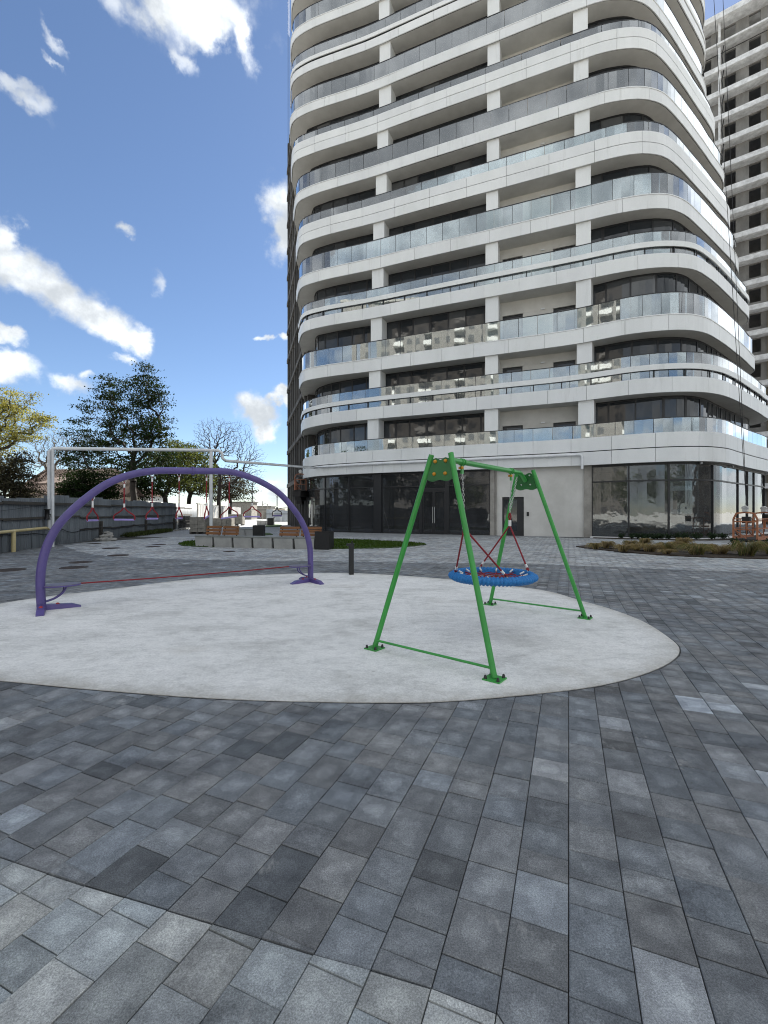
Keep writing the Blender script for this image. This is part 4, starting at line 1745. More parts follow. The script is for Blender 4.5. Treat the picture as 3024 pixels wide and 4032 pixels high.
# ================================================================ purple arch with hanging handles
def arch():
    PL, PR = gp(163, 2402, PZ), gp(1223, 2290, PZ)
    e = (PR - PL).normalized()
    nrm = Vector((e.y, -e.x, 0))
    if nrm.y > 0:
        nrm = -nrm                      # faces the camera side

    def onp(x, y):
        """the point of the arch's upright plane seen in direction (x, y)"""
        dx, dz = (x - CX) / F, (CY - y) / F
        d = (PL.x * nrm.x + PL.y * nrm.y) / (dx * nrm.x + nrm.y)
        return Vector((dx * d, d, H + dz * d))
    z5 = lambda x, y: (x / 2.37, 1850 + y / 2.37)
    z6 = lambda x, y: (700 + x / 2.37, 1850 + y / 2.37)
    P = [onp(*z5(385, 1300)), onp(*z5(378, 1120)), onp(*z5(379, 980)), onp(*z5(402, 830)), onp(*z5(452, 680)), onp(*z5(535, 530)), onp(*z5(645, 405)), onp(*z5(800, 268)),
         onp(*z5(1000, 130)), onp(*z5(1200, 52)), onp(*z5(1420, 12)), onp(*z6(140, 10)), onp(*z6(300, 12)), onp(*z6(480, 18)), onp(*z6(640, 58)), onp(*z6(800, 125)), onp(*z6(950, 222)), onp(*z6(1080, 366)),
         onp(*z6(1160, 490)), onp(*z6(1208, 610)), onp(*z6(1233, 730)), onp(*z6(1238, 850)), onp(*z6(1240, 1036))]
    P[0].z = PZ + .05
    P[0].x, P[0].y = PL.x, PL.y
    P[-1].z = PZ + .05
    P[-1].x, P[-1].y = PR.x, PR.y
    t = thing('climbing_arch', 'purple tubular arch with round end seats standing on the pale circle', 'play arch', (PL + PR) / 2)
    path = catmull(P, .12)
    # halves meet under a flange collar
    zs = [p.z for p in path]
    ic = min(range(len(path)), key=lambda i: abs(CX + F * path[i].x / path[i].y - 757))
    mb = MB()
    mb.tube(path[:ic + 1], .061, 20)
    mb.build('arch_tube', M['purple'], t)
    mb = MB()
    mb.tube(path[ic:], .061, 20)
    mb.build('arch_tube', M['purple'], t)
    mb = MB()
    d = (path[ic + 1] - path[ic - 1]).normalized()
    mb.tube([path[ic] - d * .012, path[ic] + d * .012], .078, 20)
    col = mb.build('collar', M['purple'], t)
    for s in (-1, 1):
        mb = MB()
        q = path[ic] + Vector((0, 0, .065 * s))
        mb.tube([q - d * .03, q + d * .03], .009, 8)
        mb.build('bolt', M['purple'], col)
    # feet, seats
    for c, s in ((PL, 1), (PR, -1)):
        for k, ang in enumerate((-4 if s > 0 else 10, 90, -92)):
            v = Vector((e.x * s * math.cos(R(ang)) - e.y * s * math.sin(R(ang)), e.y * s * math.cos(R(ang)) + e.x * s * math.sin(R(ang)), 0))
            w = Vector((-v.y, v.x, 0))
            Lf = .50
            mb = MB()
            a, b = c + v * .03, c + v * Lf
            vs = []
            for p, h, hw in ((a, .085, .058), (c + v * .38, .06, .056), (b, .014, .05)):
                vs += [p + w * hw + Vector((0, 0, 0)), p - w * hw, p - w * hw * .85 + Vector((0, 0, h)), p + w * hw * .85 + Vector((0, 0, h))]
            fs = [(0, 1, 2, 3), (8, 11, 10, 9)]
            for i in (0, 4):
                fs += [(i + j, i + 4 + j, i + 4 + (j + 1) % 4, i + (j + 1) % 4) for j in range(4)]
            mb.add(vs, fs)
            ft = mb.build('foot', M['purple'], t)
            mb = MB()
            mb.lathe(c + v * .2 + Vector((0, 0, .066)), [(.026, 0), (.026, .012), (.016, .024), (0, .028)], 12)
            mb.build('bolt_cap', M['red_cap'], ft)
        # seat plate: round, grown to a point at the post
        zs_ = .365
        cc = c + e * s * .26 + nrm * .0
        pts = []
        for i in range(28):
            th = 2 * math.pi * i / 28
            r = .19
            p = cc + e * s * r * 1.25 * math.cos(th) + nrm * r * .9 * math.sin(th)
            pts.append(p)
        mb = MB()
        mb.prism([(p.x, p.y) for p in (pts if s > 0 else pts)], zs_, zs_ + .012)
        st = mb.build('seat', M['purple_grey'], t)
        mb = MB()
        mb.tube([p + Vector((0, 0, zs_ - PZ - .006)) for p in pts], .011, 6, closed=True)
        mb.build('seat_rim', M['purple'], st)
        for k in (-1, 1):
            pth = [c + e * s * .04 + nrm * k * .02 + Vector((0, 0, .12)), c + e * s * .16 + nrm * k * .035 + Vector((0, 0, .16)), c + e * s * .27 + nrm * k * .06 + Vector((0, 0, .25)), c + e * s * (.30 + .02 * k) + nrm * k * .07 + Vector((0, 0, zs_ - PZ))]
            mb = MB()
            mb.tube(catmull(pth, .05), .012, 8)
            mb.build('seat_brace', M['purple'], st)
    # rope between the seats
    a, b = PL + e * .50 + Vector((0, 0, .36)), PR - e * .50 + Vector((0, 0, .36))
    mb = MB()
    mb.tube([a, a.lerp(b, .25) - Vector((0, 0, .012)), a.lerp(b, .5) - Vector((0, 0, .016)), a.lerp(b, .75) - Vector((0, 0, .012)), b], .011, 8)
    tag(mb.build('balance_rope', M['red_rope']), 'taut red rope stretched low between both seats of purple arch', 'rope')
    # handles
    z1 = lambda x, y: (x * .7233, 1400 + y * .7233)
    specs = [(z5(862, 240), z5(788, 472), z5(910, 472), 'short-roped red trapeze handle nearest the fat leg of the purple arch', 0),
             (z5(1148, 95), z5(1040, 466), z5(1224, 466), 'widest red trapeze handle, second from the near arch leg', 0),
             (z5(1425, 35), z5(1345, 456), z5(1486, 456), 'red trapeze handle third from the near arch leg', 0),
             (z1(972, 640), z1(935, 886), z1(992, 886), 'red trapeze handle turned edgewise just before the arch collar', 0),
             (z1(1117, 640), z1(1087, 884), z1(1138, 877), 'red trapeze handle hanging beside the white pipe post', 0),
             (z1(1248, 650), z1(1215, 886), z1(1285, 876), 'red trapeze handle with tilted bar just past the white post', 0),
             (z1(1380, 690), z1(1344, 877), z1(1415, 877), 'red trapeze handle on a grey upper rope, before the last one', 1),
             (z1(1503, 765), z1(1465, 872), z1(1543, 872), 'all grey trapeze handle nearest the far leg of the arch', 2)]
    for tp, b1, b2, lab, kind in specs:
        hang = onp(*tp)
        # hang from the tube right above
        j = min(range(len(path)), key=lambda i: ((path[i] - hang).xy.length))
        hang = Vector((path[j].x, path[j].y, path[j].z - .058 if path[j].z > 1 else hang.z))
        m1, m2 = onp(*b1), onp(*b2)
        zb = (m1.z + m2.z) / 2
        wid = .40 if kind == 2 else .36
        app = (m2 - m1).xy.length
        ca = min(1, app / wid)
        ang = math.acos(ca) * (1 if int(tp[0]) % 2 else -1)
        v = Vector((e.x * math.cos(ang) - e.y * math.sin(ang), e.y * math.cos(ang) + e.x * math.sin(ang), 0))
        v.z = (m2.z - m1.z) / max(app, .05)
        v.normalize()
        cen = Vector((hang.x, hang.y, zb))
        h = thing('trapeze_handle', lab, 'trapeze handle', (cen.x, cen.y, zb), 0, 'handles hanging under the purple arch')
        red, rope = ('red_rope', 'red_rope') if kind == 0 else (('red_rope', 'grey_rope') if kind == 1 else ('grey_rope', 'grey_rope'))
        mb = MB()
        q = hang + Vector((0, 0, -.012))
        mb.tube([q + e * .028 * math.cos(th) + Vector((0, 0, .028 * math.sin(th))) for th in np.linspace(0, 6.283, 13)[:-1]], .006, 6, closed=True)
        mb.build('hook_ring', M['ferrule'], h)
        f2 = cen + Vector((0, 0, .235 if kind != 2 else .20))
        f1 = hang + Vector((0, 0, -.09))
        L = (f1 - f2).length
        mb = MB()
        sv = v * .010
        mb.tube([hang + Vector((0, 0, -.03)), hang + sv + Vector((0, 0, -.06)), f1], .008, 6)
        mb.tube([hang + Vector((0, 0, -.03)), hang - sv + Vector((0, 0, -.06)), f1], .008, 6)
        tw = [f1.lerp(f2, i / 16) + sv * .55 * math.sin(i * 1.6) for i in range(17)]
        tw2 = [f1.lerp(f2, i / 16) - sv * .55 * math.sin(i * 1.6) for i in range(17)]
        mb.tube(tw, .0085, 6)
        mb.tube(tw2, .0085, 6)
        mb.build('hanging_rope', M[rope], h)
        if kind == 0:
            ferrule(f1 + Vector((0, 0, .03)), f1 - Vector((0, 0, .035)), h, .016)
        if kind < 2:
            ferrule(f2 + Vector((0, 0, .035)), f2 - Vector((0, 0, .03)), h, .0165)
        for s in (-1, 1):
            pth = [f2 - Vector((0, 0, .02)), f2 + v * s * .05 + Vector((0, 0, -.085)), cen + v * s * (wid / 2 - .02) + Vector((0, 0, .075)), cen + v * s * wid / 2 + Vector((0, 0, .03)), cen + v * s * (wid / 2 - .02)]
            mb = MB()
            mb.tube(catmull(pth, .03), .0115, 8)
            mb.build('handle_rope', M[red], h)
        mb = MB()
        mb.tube([cen - v * (wid / 2 - .015), cen + v * (wid / 2 - .015)], .0155, 12)
        mb.build('grip_bar', M['purple_light' if kind < 2 else 'purple'], h)


arch()


# ================================================================ bollards, bins, benches
def bollard(c, h, lab):
    t = thing('bollard_light', lab, 'bollard light', c, R(20), 'black bollard lights on the plaza')
    mb = MB()
    mb.box((-.05, -.05, 0), (.05, .05, h - .05))
    mb.build('post', M['blackmetal'], t).matrix_parent_inverse = Matrix()
    mb = MB()
    mb.box((-.105, -.055, h - .075), (.058, .055, h - .02))
    mb.build('lamp_head', M['blackmetal'], t).matrix_parent_inverse = Matrix()
    mb = MB()
    mb.tube([(.02, 0, h - .02), (.02, 0, h + .01), (.035, 0, h + .025)], .02, 8)
    mb.build('cable_gland', M['blackmetal'], t).matrix_parent_inverse = Matrix()
    return t


bollard(gp(1383, 2262, PZ), .76, 'black square bollard light at the rim of the pale circle')
bollard(px(1079, 52, 0), .9, 'tiny black bollard light far off beside the second lawn')


def bin_(c, w, h, rz, lab):
    t = thing('litter_bin', lab, 'litter bin', c, rz, 'black litter bins')
    mb = MB()
    mb.box((-w / 2, -w / 2, .03), (w / 2, w / 2, h))
    mb.f.pop(1)
    mb.s.pop(1)
    mb.c.pop(1)
    mb.build('bin_shell', M['blackmetal'], t).matrix_parent_inverse = Matrix()
    mb = MB()
    mb.box((-w / 2 + .02, -w / 2 + .02, .0), (w / 2 - .02, w / 2 - .02, .03))
    mb.build('base', M['blackmetal'], t).matrix_parent_inverse = Matrix()
    mb = MB()
    for a, b, c2, d in ((-w / 2 - .006, -w / 2 - .006, w / 2 + .006, -w / 2 + .03), (-w / 2 - .006, w / 2 - .03, w / 2 + .006, w / 2 + .006),
                        (-w / 2 - .006, -w / 2 + .03, -w / 2 + .03, w / 2 - .03), (w / 2 - .03, -w / 2 + .03, w / 2 + .006, w / 2 - .03)):
        mb.box((a, b, h), (c2, d, h + .025))
    mb.build('rim', M['blackmetal'], t).matrix_parent_inverse = Matrix()
    mb = MB()
    mb.box((-w / 2 + .03, -w / 2 + .03, .1), (w / 2 - .03, w / 2 - .03, .12))
    mb.build('liner', M['grime'], t).matrix_parent_inverse = Matrix()


E = (gp(1234, 2164) - gp(767.5, 2152.5)).normalized()
EN = Vector((E.y, -E.x, 0))
if EN.y > 0:
    EN = -EN
b0, b1 = gp(767.5, 2152.5), gp(1236, 2164)
BW = .58


def bench(b0, b1, hh, nblk, backs, lab, far=False):
    L = (b1 - b0).length
    e = (b1 - b0).normalized()
    n = Vector((e.y, -e.x, 0))
    if n.y > 0:
        n = -n
    t = thing('concrete_bench', lab, 'bench', (b0 + b1) / 2, 0, 'concrete benches on the plaza')
    gap = .085
    w = (L - gap * (nblk - 1)) / nblk
    tp = hh - .055
    for i in range(nblk):
        a = b0 + e * (i * (w + gap))
        b = a + e * w
        mb = MB()
        # blocks stand slightly tapered
        vs = []
        for z, ins in ((0, .035), (tp, 0)):
            for p, q in ((a + e * ins * .4, 0), (b - e * ins * .4, 0), (b - e * ins * .4, 1), (a + e * ins * .4, 1)):
                off = -n * (ins if q == 0 else BW - ins)
                vs.append(p + off + Vector((0, 0, z)))
        mb.add(vs, [(0, 3, 2, 1), (4, 5, 6, 7), (0, 1, 5, 4), (1, 2, 6, 5), (2, 3, 7, 6), (3, 0, 4, 7)])
        mb.build('bench_block', M['bench'], t)
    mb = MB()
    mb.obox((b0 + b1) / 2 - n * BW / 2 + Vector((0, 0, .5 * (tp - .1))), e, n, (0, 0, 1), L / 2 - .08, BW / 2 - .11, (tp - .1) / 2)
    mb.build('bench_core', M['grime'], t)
    mb = MB()
    mb.obox((b0 + b1) / 2 - n * BW / 2 + Vector((0, 0, (tp + hh) / 2 + .003)), e, n, (0, 0, 1), L / 2 + .015, BW / 2 + .012, (hh - tp) / 2)
    mb.build('top_slab', M['bench_top'], t)
    for f0, f1 in backs:
        a, b = b0 + e * L * f0 - n * (BW * .55), b0 + e * L * f1 - n * (BW * .55)
        br = MB()
        for f in (.12, .88):
            p = a.lerp(b, f)
            br.bar(p + Vector((0, 0, hh)), p - n * .11 + Vector((0, 0, hh + .43)), .05, .012)
        bk = br.build('backrest', M['blackmetal'], t)
        for i in range(3):
            zc = hh + .095 + i * .135
            off = -n * (.03 + i * .034) + n * .022
            mb = MB()
            mb.obox((a + b) / 2 + off + Vector((0, 0, zc)), e, (n * .97 + Vector((0, 0, .24))).normalized(), (-n * .24 + Vector((0, 0, .97))).normalized(), (b - a).length / 2, .016, .054)
            mb.build('slat', M['wood'], bk)
    return t


bench(b0, b1, .475, 6, [(.055, .19), (.205, .345), (.695, .855), (.87, 1.03)], 'long grey concrete block bench with four orange slatted backrests')
bin_(gp(1263, 2165, 0) - EN * .36 + Vector((0, 0, 0)), .60, .70, math.atan2(E.y, E.x) + .06, 'big black litter bin at the right end of the long bench')
c0, c1 = px(925, 27.5, 0), px(1005, 26.0, 0)
bench(c0 + Vector((0, 0, 0)), c1, .50, 2, [], 'short plain concrete bench behind the long slatted one')
bin_(px(1020, 25.5, 0), .60, .72, .1, 'black litter bin standing behind the middle of the long bench')
bin_(px(1067, 50, 0), .7, .8, .1, 'small looking black litter bin far off by the second lawn')
c0, c1 = px(1010, 53, 0), px(1062, 50, 0)
bench(c0, c1, .50, 3, [], 'distant low concrete bench next to the far black bin')
lawn2 = poly_np([px(890, 30, 0), px(1010, 28, 0), px(1075, 29.5, 0), px(1060, 31.5, 0), px(960, 32, 0)])
mb = MB()
mb.prism([tuple(p) for p in lawn2], -.03, .04)
mb.build('second_lawn', M['lawn'], None, 'structure')
lawn3 = poly_np([px(1045, 44, 0), px(1105, 45, 0), px(1110, 52, 0), px(1050, 55, 0)])
mb = MB()
mb.prism([tuple(p) for p in lawn3], -.03, .04)
mb.build('third_lawn', M['lawn'], None, 'structure')


# ================================================================ fence, wall, pipes
def corrugated(name, w, h, mat, pitch=.085, amp=.014):
    n = int(w / pitch * 6)
    pts = []
    for i in range(n + 1):
        x = w * i / n
        pts.append((x, amp * math.tanh(1.8 * math.sin(2 * math.pi * x / pitch))))
    vs, fs = [], []
    for x, y in pts:
        vs += [(x, y - .0012, 0), (x, y - .0012, h), (x, y + .0012, h), (x, y + .0012, 0)]
    for i in range(n):
        a, b = 4 * i, 4 * i + 4
        fs += [(a, b, b + 1, a + 1), (a + 1, b + 1, b + 2, a + 2), (a + 2, b + 2, b + 3, a + 3)]
    mb = MB()
    mb.add(vs, fs, True)
    return mb.mesh(name, mat)


def fence():
    ln = [V2(-10.3, 1.5), V2(-11.4, 6), V2(-12.5, 10.5), V2(-13.95, 16.2), V2(-15.05, 21.1), V2(-15.4, 24.5), V2(-16.2, 30), V2(-17.2, 36), V2(-19.2, 46)]
    path = catmull(ln, .4)
    L = [0]
    for a, b in zip(path, path[1:]):
        L.append(L[-1] + (b - a).length)

    def at(s):
        i = min(max(int(np.searchsorted(L, s)) - 1, 0), len(path) - 2)
        return path[i].lerp(path[i + 1], (s - L[i]) / (L[i + 1] - L[i]))
    t = thing('corrugated_fence', 'long grey corrugated metal fence with dark board rails along the plaza', 'fence', at(L[-1] / 2))
    meshes = [corrugated('sheet', 1.1, h, M['fence'], .16, .034) for i, h in enumerate((2.02, 2.05, 2.08, 2.22, 2.25, 2.2))]
    s, i = 0, 0
    while s < L[-1] - 1.1:
        p, q = at(s), at(s + 1.02)
        d = q - p
        y = p.y
        tall = 3 if y > 18.6 else 0
        o = bpy.data.objects.new('sheet', meshes[tall + (i * 7) % 3])
        COL.objects.link(o)
        o.parent = t
        o.matrix_parent_inverse = t.matrix_basis.inverted()
        nrm = Vector((d.y, -d.x, 0)).normalized()
        o.location = p + nrm * .012 * (i % 2) + Vector((0, 0, random.uniform(-.03, .03)))
        o.rotation_euler = (random.gauss(0, .006), random.gauss(0, .008), math.atan2(d.y, d.x))
        s += 1.02
        i += 1
    # rails
    s = 0
    while s < L[-1] - 3:
        p, q = at(s), at(s + 3.02)
        nrm = Vector(((q - p).y, -(q - p).x, 0)).normalized()
        for zz in (.62, 1.25, 1.86):
            if zz < 1 and 14 < s < 20:
                continue
            mb = MB()
            j = random.uniform(-.05, .05)
            mb.bar(p + nrm * .055 + Vector((0, 0, zz + j)), q + nrm * .055 + Vector((0, 0, zz + random.uniform(-.05, .05))), .05, random.choice([.07, .09, .12]))
            mb.build('rail_board', M['rail_wood'], t)
        s += 3.05
    for s in (23.2, 29.5, 36):
        if s < L[-1]:
            p = at(s)
            mb = MB()
            mb.box((p.x + .03, p.y - .06, 0), (p.x + .16, p.y + .06, 1.0))
            mb.build('post', M['rail_wood'], t)
    # a slack black cable fixed to the boards
    mb = MB()
    pts = []
    for k in range(60):
        s = 8 + k * .55
        if s > L[-1] - 1:
            break
        p = at(s)
        q = at(s + .3)
        nrm = Vector(((q - p).y, -(q - p).x, 0)).normalized()
        pts.append(p + nrm * .12 + Vector((0, 0, .66 + .10 * math.sin(k * 1.3) * math.sin(k * .37) - .02 * (k % 5))))
    mb.tube(catmull(pts, .2), .018, 5)
    tag(mb.build('slack_cable', M['cable']), 'slack black cable strung along the boards of the grey fence', 'cable')
    mb = MB()
    pts = []
    for k in range(26):
        s = 10.5 + k * .3
        p = at(s)
        q = at(s + .3)
        nrm = Vector(((q - p).y, -(q - p).x, 0)).normalized()
        pts.append(p + nrm * .10 + Vector((0, 0, 1.32 + .5 * (k / 26) ** 1.5)))
    mb.tube(pts, .008, 5)
    tag(mb.build('thin_wire', M['cable']), 'thin wire rising slantwise across the grey fence sheets', 'wire')
    return at


FAT = fence()

# pale panel wall carrying on beyond
t = thing('panel_wall', 'pale concrete panel wall continuing far behind the grey fence', 'wall', (-22, 58, 0))
wl2 = [V2(-19.3, 46.2), V2(-21, 53), V2(-22.5, 60), V2(-24.5, 70), V2(-27, 84)]
wp = catmull(wl2, 2.4)
for i, (a, b) in enumerate(zip(wp, wp[1:])):
    mb = MB()
    d = (b - a).normalized()
    mb.bar(a + d * .03 + Vector((0, 0, 1.15)), b - d * .03 + Vector((0, 0, 1.15 + .05 * (i % 3))), .12, 2.3)
    mb.build('wall_panel', M['fence_pale'], t)
    mb = MB()
    mb.bar(a + Vector((0, 0, 0)), a + Vector((0, 0, 2.4)), .2, .2)
    mb.build('post', M['concrete'], t)

# far bright sheet gate
t = thing('sheet_gate', 'bright white corrugated gate far away at the end of the plaza', 'gate', px(1092, 68, 0))
for k in range(3):
    a, b = px(1049 + k * 29, 69, 0), px(1049 + k * 29 + 28, 69, 0)
    o = bpy.data.objects.new('sheet', corrugated('sheet', (b - a).length, 1.9 - .08 * k, M['bright_sheet'], .16, .02))
    COL.objects.link(o)
    o.parent = t
    o.matrix_parent_inverse = t.matrix_basis.inverted()
    o.location = a
mb = MB()
mb.bar(px(1046, 68.8, 1.2), px(1136, 68.8, 1.2), .06, .10)
mb.build('gate_rail', M['rail_wood'], t)
t = thing('far_wall', 'low grey concrete wall beside the far white gate', 'wall', px(1150, 70, 0))
mb = MB()
mb.bar(px(1134, 70, .75), px(1185, 70, .75), .3, 1.5)
mb.build('wall_slab', M['concrete'], t)

# gas pipe on tall posts, later fixed to the tower
t = thing('gas_pipe', 'white painted gas pipe carried over the plaza on a tall post to the tower', 'pipe', px(202, 19.3, 0))
A0 = px(195, 19.3, y=2082)
A1 = px(195, 19.3, y=1766)
B0 = px(831, 23.2, y=1773)
B1 = px(866, 23.4, y=1774)
B2 = px(884, 23.4, y=1814)
SB = [GC.at(s, -.13) for s in np.linspace(GC.s_of_px(1240, -.13), GC.s_of_px(2280, -.13), 24)]
for p in SB:
    p.z = 4.87
path = [A0, A1 - Vector((0, 0, .12)), A1 + (B0 - A1).normalized() * .12, B0, B1 - (B1 - B0).normalized() * .1, B1 + Vector((.10, 0, -.12)), B2 + Vector((-.1, 0, .12)), B2 + (SB[0] - B2).normalized() * .1]
mb = MB()
mb.tube(path + SB + [SB[-1] + UD * .12 + Vector((0, 0, -.03)), SB[-1] + UD * .17 + Vector((0, 0, -.15)), SB[-1] + UD * .17 + Vector((0, 0, -.85))], .078, 14)
mb.build('pipe_run', M['pipe'], t)
mb = MB()
mb.tube([px(208, 19.2, 0), px(208, 19.2, A1.z - .05)], .055, 12)
mb.build('post', M['pipe'], t)
mb = MB()
mb.tube([Vector((B0.x, B0.y, 0)), Vector((B0.x, B0.y, B0.z - .05))], .085, 14)
mb.build('post', M['pipe'], t)
mb = MB()
v = px(186, 19.2, y=2025)
mb.tube([v + Vector((0, 0, -.22)), v + Vector((0, 0, -.19)), v + Vector((0, 0, -.18)), v + Vector((0, 0, .18)), v + Vector((0, 0, .19)), v + Vector((0, 0, .22))], [.12, .12, .085, .085, .12, .12], 14)
mb.tube([v, v + Vector((.16, -.02, 0)), v + Vector((.18, -.02, -.14))], .015, 8)
mb.build('valve', M['blackmetal'], t)
for s in np.linspace(3, 21, 5):
    i = int(s)
    mb = MB()
    p = SB[i]
    mb.obox(p + Vector((0, .05, -.06)), UD, RD, (0, 0, 1), .03, .10, .06)
    mb.build('pipe_bracket', M['pipe'], t)
t = thing('yellow_pipe', 'pale yellow pipe on a short support in front of the grey fence', 'pipe', gp(53, 2172))
mb = MB()
a = A0 + Vector((0, 0, -.06))
p1 = px(186, 19.25, y=2078)
dl = V2(-12.9, 12.0) + Vector((0, 0, p1.z + .05))
q = px(53, 16.75, y=2091)
mb.tube([A0 + Vector((0, 0, .1)), A0 + Vector((0, 0, -.02)), p1 + (q - p1).normalized() * .12, q, q + (q - p1) * 1.6], .058, 12)
mb.build('pipe_run', M['pipe_yellow'], t)
mb = MB()
mb.tube([Vector((q.x, q.y, 0)), q], .075, 12)
mb.build('support', M['pipe_yellow'], t)

# rubble by the fence, block pallets
t = MB()
rs = random.Random(5)


def lump(mb, c, r, rs):
    n = 7
    prof = []
    a0 = rs.random() * 6
    vs, fs = [], []
    for k, (rr, z) in enumerate(((.75, 0), (1.0, .35), (.8, .7), (.3, .9))):
        for i in range(n):
            th = a0 + 2 * math.pi * i / n
            q = r * rr * rs.uniform(.75, 1.2)
            vs.append((c[0] + q * 1.35 * math.cos(th), c[1] + q * math.sin(th), c[2] + r * z * rs.uniform(.8, 1.1)))
    for k in range(3):
        for i in range(n):
            fs.append((k * n + i, k * n + (i + 1) % n, (k + 1) * n + (i + 1) % n, (k + 1) * n + i))
    fs.append(tuple(range(3 * n, 4 * n)))
    mb.add(vs, fs)


hp = thing('rubble_heap', 'small heap of pale broken stones at the foot of the fence', 'stone heap', gp(415, 2128))
for x, y, z, r in ((385, 2129, 0, .17), (400, 2131, 0, .2), (418, 2131, 0, .22), (436, 2130, 0, .2), (446, 2127, 0, .15), (410, 2128, .16, .19), (428, 2127, .17, .2), (420, 2126, .32, .17), (432, 2126, .30, .14)):
    mb = MB()
    c = gp(x, y)
    lump(mb, (c.x, c.y, z), r, rs)
    mb.build('stone', M['stone'], hp)
mb = MB()
for i in range(70):
    s = rs.uniform(26.0, 40)
    c = FAT(s) + Vector((rs.uniform(.15, .7), 0, 0))
    lump(mb, (c.x, c.y, 0), rs.uniform(.04, .12), rs)
tag(mb.build('loose_rubble', M['stone'], None, 'stuff'), 'scattered pale rubble along the far fence foot', 'rubble')
for (x, d, w, h, lab) in ((788, 31, 1.1, 1.15, 'tall stack of grey blocks behind the first slatted backrest'), (870, 44, 2.4, .9, 'low wide stack of blocks on the far paving'),
                          (932, 50, 1.6, 1.25, 'pale covered block stack farthest out on the paving')):
    c = px(x, d, 0)
    t = thing('block_stack', lab, 'block stack', c, 0, 'building block stacks on the plaza')
    nz_, nx = 4, max(2, int(w / .4))
    for k in range(nz_):
        for i in range(nx):
            mb = MB()
            bw = w / nx
            mb.box((c.x - w / 2 + i * bw + .012, c.y - .45 + rs.uniform(-.03, .03), .12 + k * (h - .12) / nz_ + .008), (c.x - w / 2 + (i + 1) * bw - .012, c.y + .45, .12 + (k + 1) * (h - .12) / nz_))
            mb.build('block', M['brick_pallet'], t)
    mb = MB()
    for i in (-1, 0, 1):
        mb.box((c.x + i * w * .42 - .06, c.y - .5, 0), (c.x + i * w * .42 + .06, c.y + .5, .12))
    mb.build('pallet', M['rail_wood'], t)
# dark iron gate leaf leaning at the fence far down
t = thing('iron_grille', 'black wrought iron grille leaning on the fence beyond the weeds', 'iron grille', px(690, 34.5, 0))
mb = MB()
a, b = FAT(35.6) + Vector((.55, 0, 0)), FAT(39.4) + Vector((.6, 0, 0))
for zz in (.15, 1.15):
    mb.bar(a + Vector((0, 0, zz)), b + Vector((0, 0, zz)), .04, .05)
mb.build('grille_frame', M['blackmetal'], t)
mb = MB()
for i in range(22):
    p = a.lerp(b, i / 21)
    mb.tube([p + Vector((0, 0, .15)), p + Vector((0, 0, 1.15))], .022, 5)
    if i % 2:
        mb.tube([p + Vector((0, .12 * math.sin(th), .62 + .16 * math.cos(th))) for th in np.linspace(0, 6.28, 9)[:-1]], .02, 4, closed=True)
mb.build('grille_bars', M['blackmetal'], t)


# ================================================================ suspended work platforms
def gondola(base, ux, uy, L, Wd, lab, rust, cables, z0=0.0, hoist=True, wheels=True):
    t = thing('work_platform', lab, 'work platform', base, 0, 'orange suspended work platforms')
    ux, uy, up = Vector(ux), Vector(uy), Vector((0, 0, 1))
    b = Vector(base) + up * z0
    m = M[rust]

    def P(x, y, z):
        return b + ux * x + uy * y + up * z
    HH = 1.15
    for x in (0, L):
        mb = MB()
        ys = (0, Wd)
        pth = [P(x, 0, .12), P(x, 0, HH), P(x, .12, HH + .28), P(x, Wd * .5, HH + .34), P(x, Wd - .12, HH + .28), P(x, Wd, HH), P(x, Wd, .12)]
        for p, q in zip(pth, pth[1:]):
            mb.bar(p, q, .075, .075, ux)
        mb.bar(P(x, 0, .62), P(x, Wd, .62), .05, .05)
        mb.bar(P(x, 0, 1.02), P(x, Wd, 1.02), .06, .06)
        mb.bar(P(x, Wd * .55, .62), P(x, Wd * .55, 1.02), .06, .06)
        mb.bar(P(x, Wd * .1, .58), P(x, Wd * .55, .18), .04, .04)
        mb.build('end_frame', m, t)
    for y in (0, Wd):
        for zz, w in ((HH, .05), (.68, .05), (.15, .07)):
            mb = MB()
            mb.bar(P(0, y, zz), P(L, y, zz), w, w)
            mb.build('rail', m, t)
        n = max(2, int(L / 1.0))
        mb = MB()
        for i in range(n):
            x0, x1 = L * i / n, L * (i + 1) / n
            mb.bar(P(x0, y, .66), P(x1, y, .18) if i % 2 == 0 else P(x1, y, .66), .035, .035)
            mb.bar(P(x1 - .03, y, .18), P(x1 - .03, y, HH), .04, .04)
        mb.build('side_brace', m, t)
    mb = MB()
    mb.obox(P(L / 2, Wd / 2, .12), ux, uy, up, L / 2 + .05, Wd / 2 + .02, .03)
    mb.build('deck', M['grime'], t)
    mb = MB()
    for y in (-.01, Wd + .01):
        mb.bar(P(-.03, y, .21), P(L + .03, y, .21), .015, .16)
    mb.build('toe_board', m, t)
    if hoist:
        for x in (0, L):
            mb = MB()
            c = P(x, Wd * .5, HH + .50)
            mb.obox(c, ux, uy, up, .09, .10, .13)
            mb.tube([c + up * .1 - ux * .14, c + up * .1 + ux * .14], .07, 12)
            mb.tube([c - uy * .14 + up * .05, c + uy * .14 + up * .05], .06, 12)
            mb.build('hoist', M['motor'], t)
        mb = MB()
        mb.obox(P(.22, Wd * .5, 1.10), ux, uy, up, .16, .16, .17)
        mb.build('control_box', M['grime'], t)
    if wheels:
        for x in (.0, L):
            for y in (.05, Wd - .05):
                mb = MB()
                c = P(x, y, .055)
                mb.tube([c - ux * .0 - uy * .02, c + uy * .02], .055, 12)
                mb.build('caster', M['rubber'], t)
    for p, q in cables:
        mb = MB()
        mb.tube([p, p.lerp(q, .5) + Vector((.0, 0, -.0)), q], .013, 5)
        mb.build('cable', M['cable'], t)
    return t


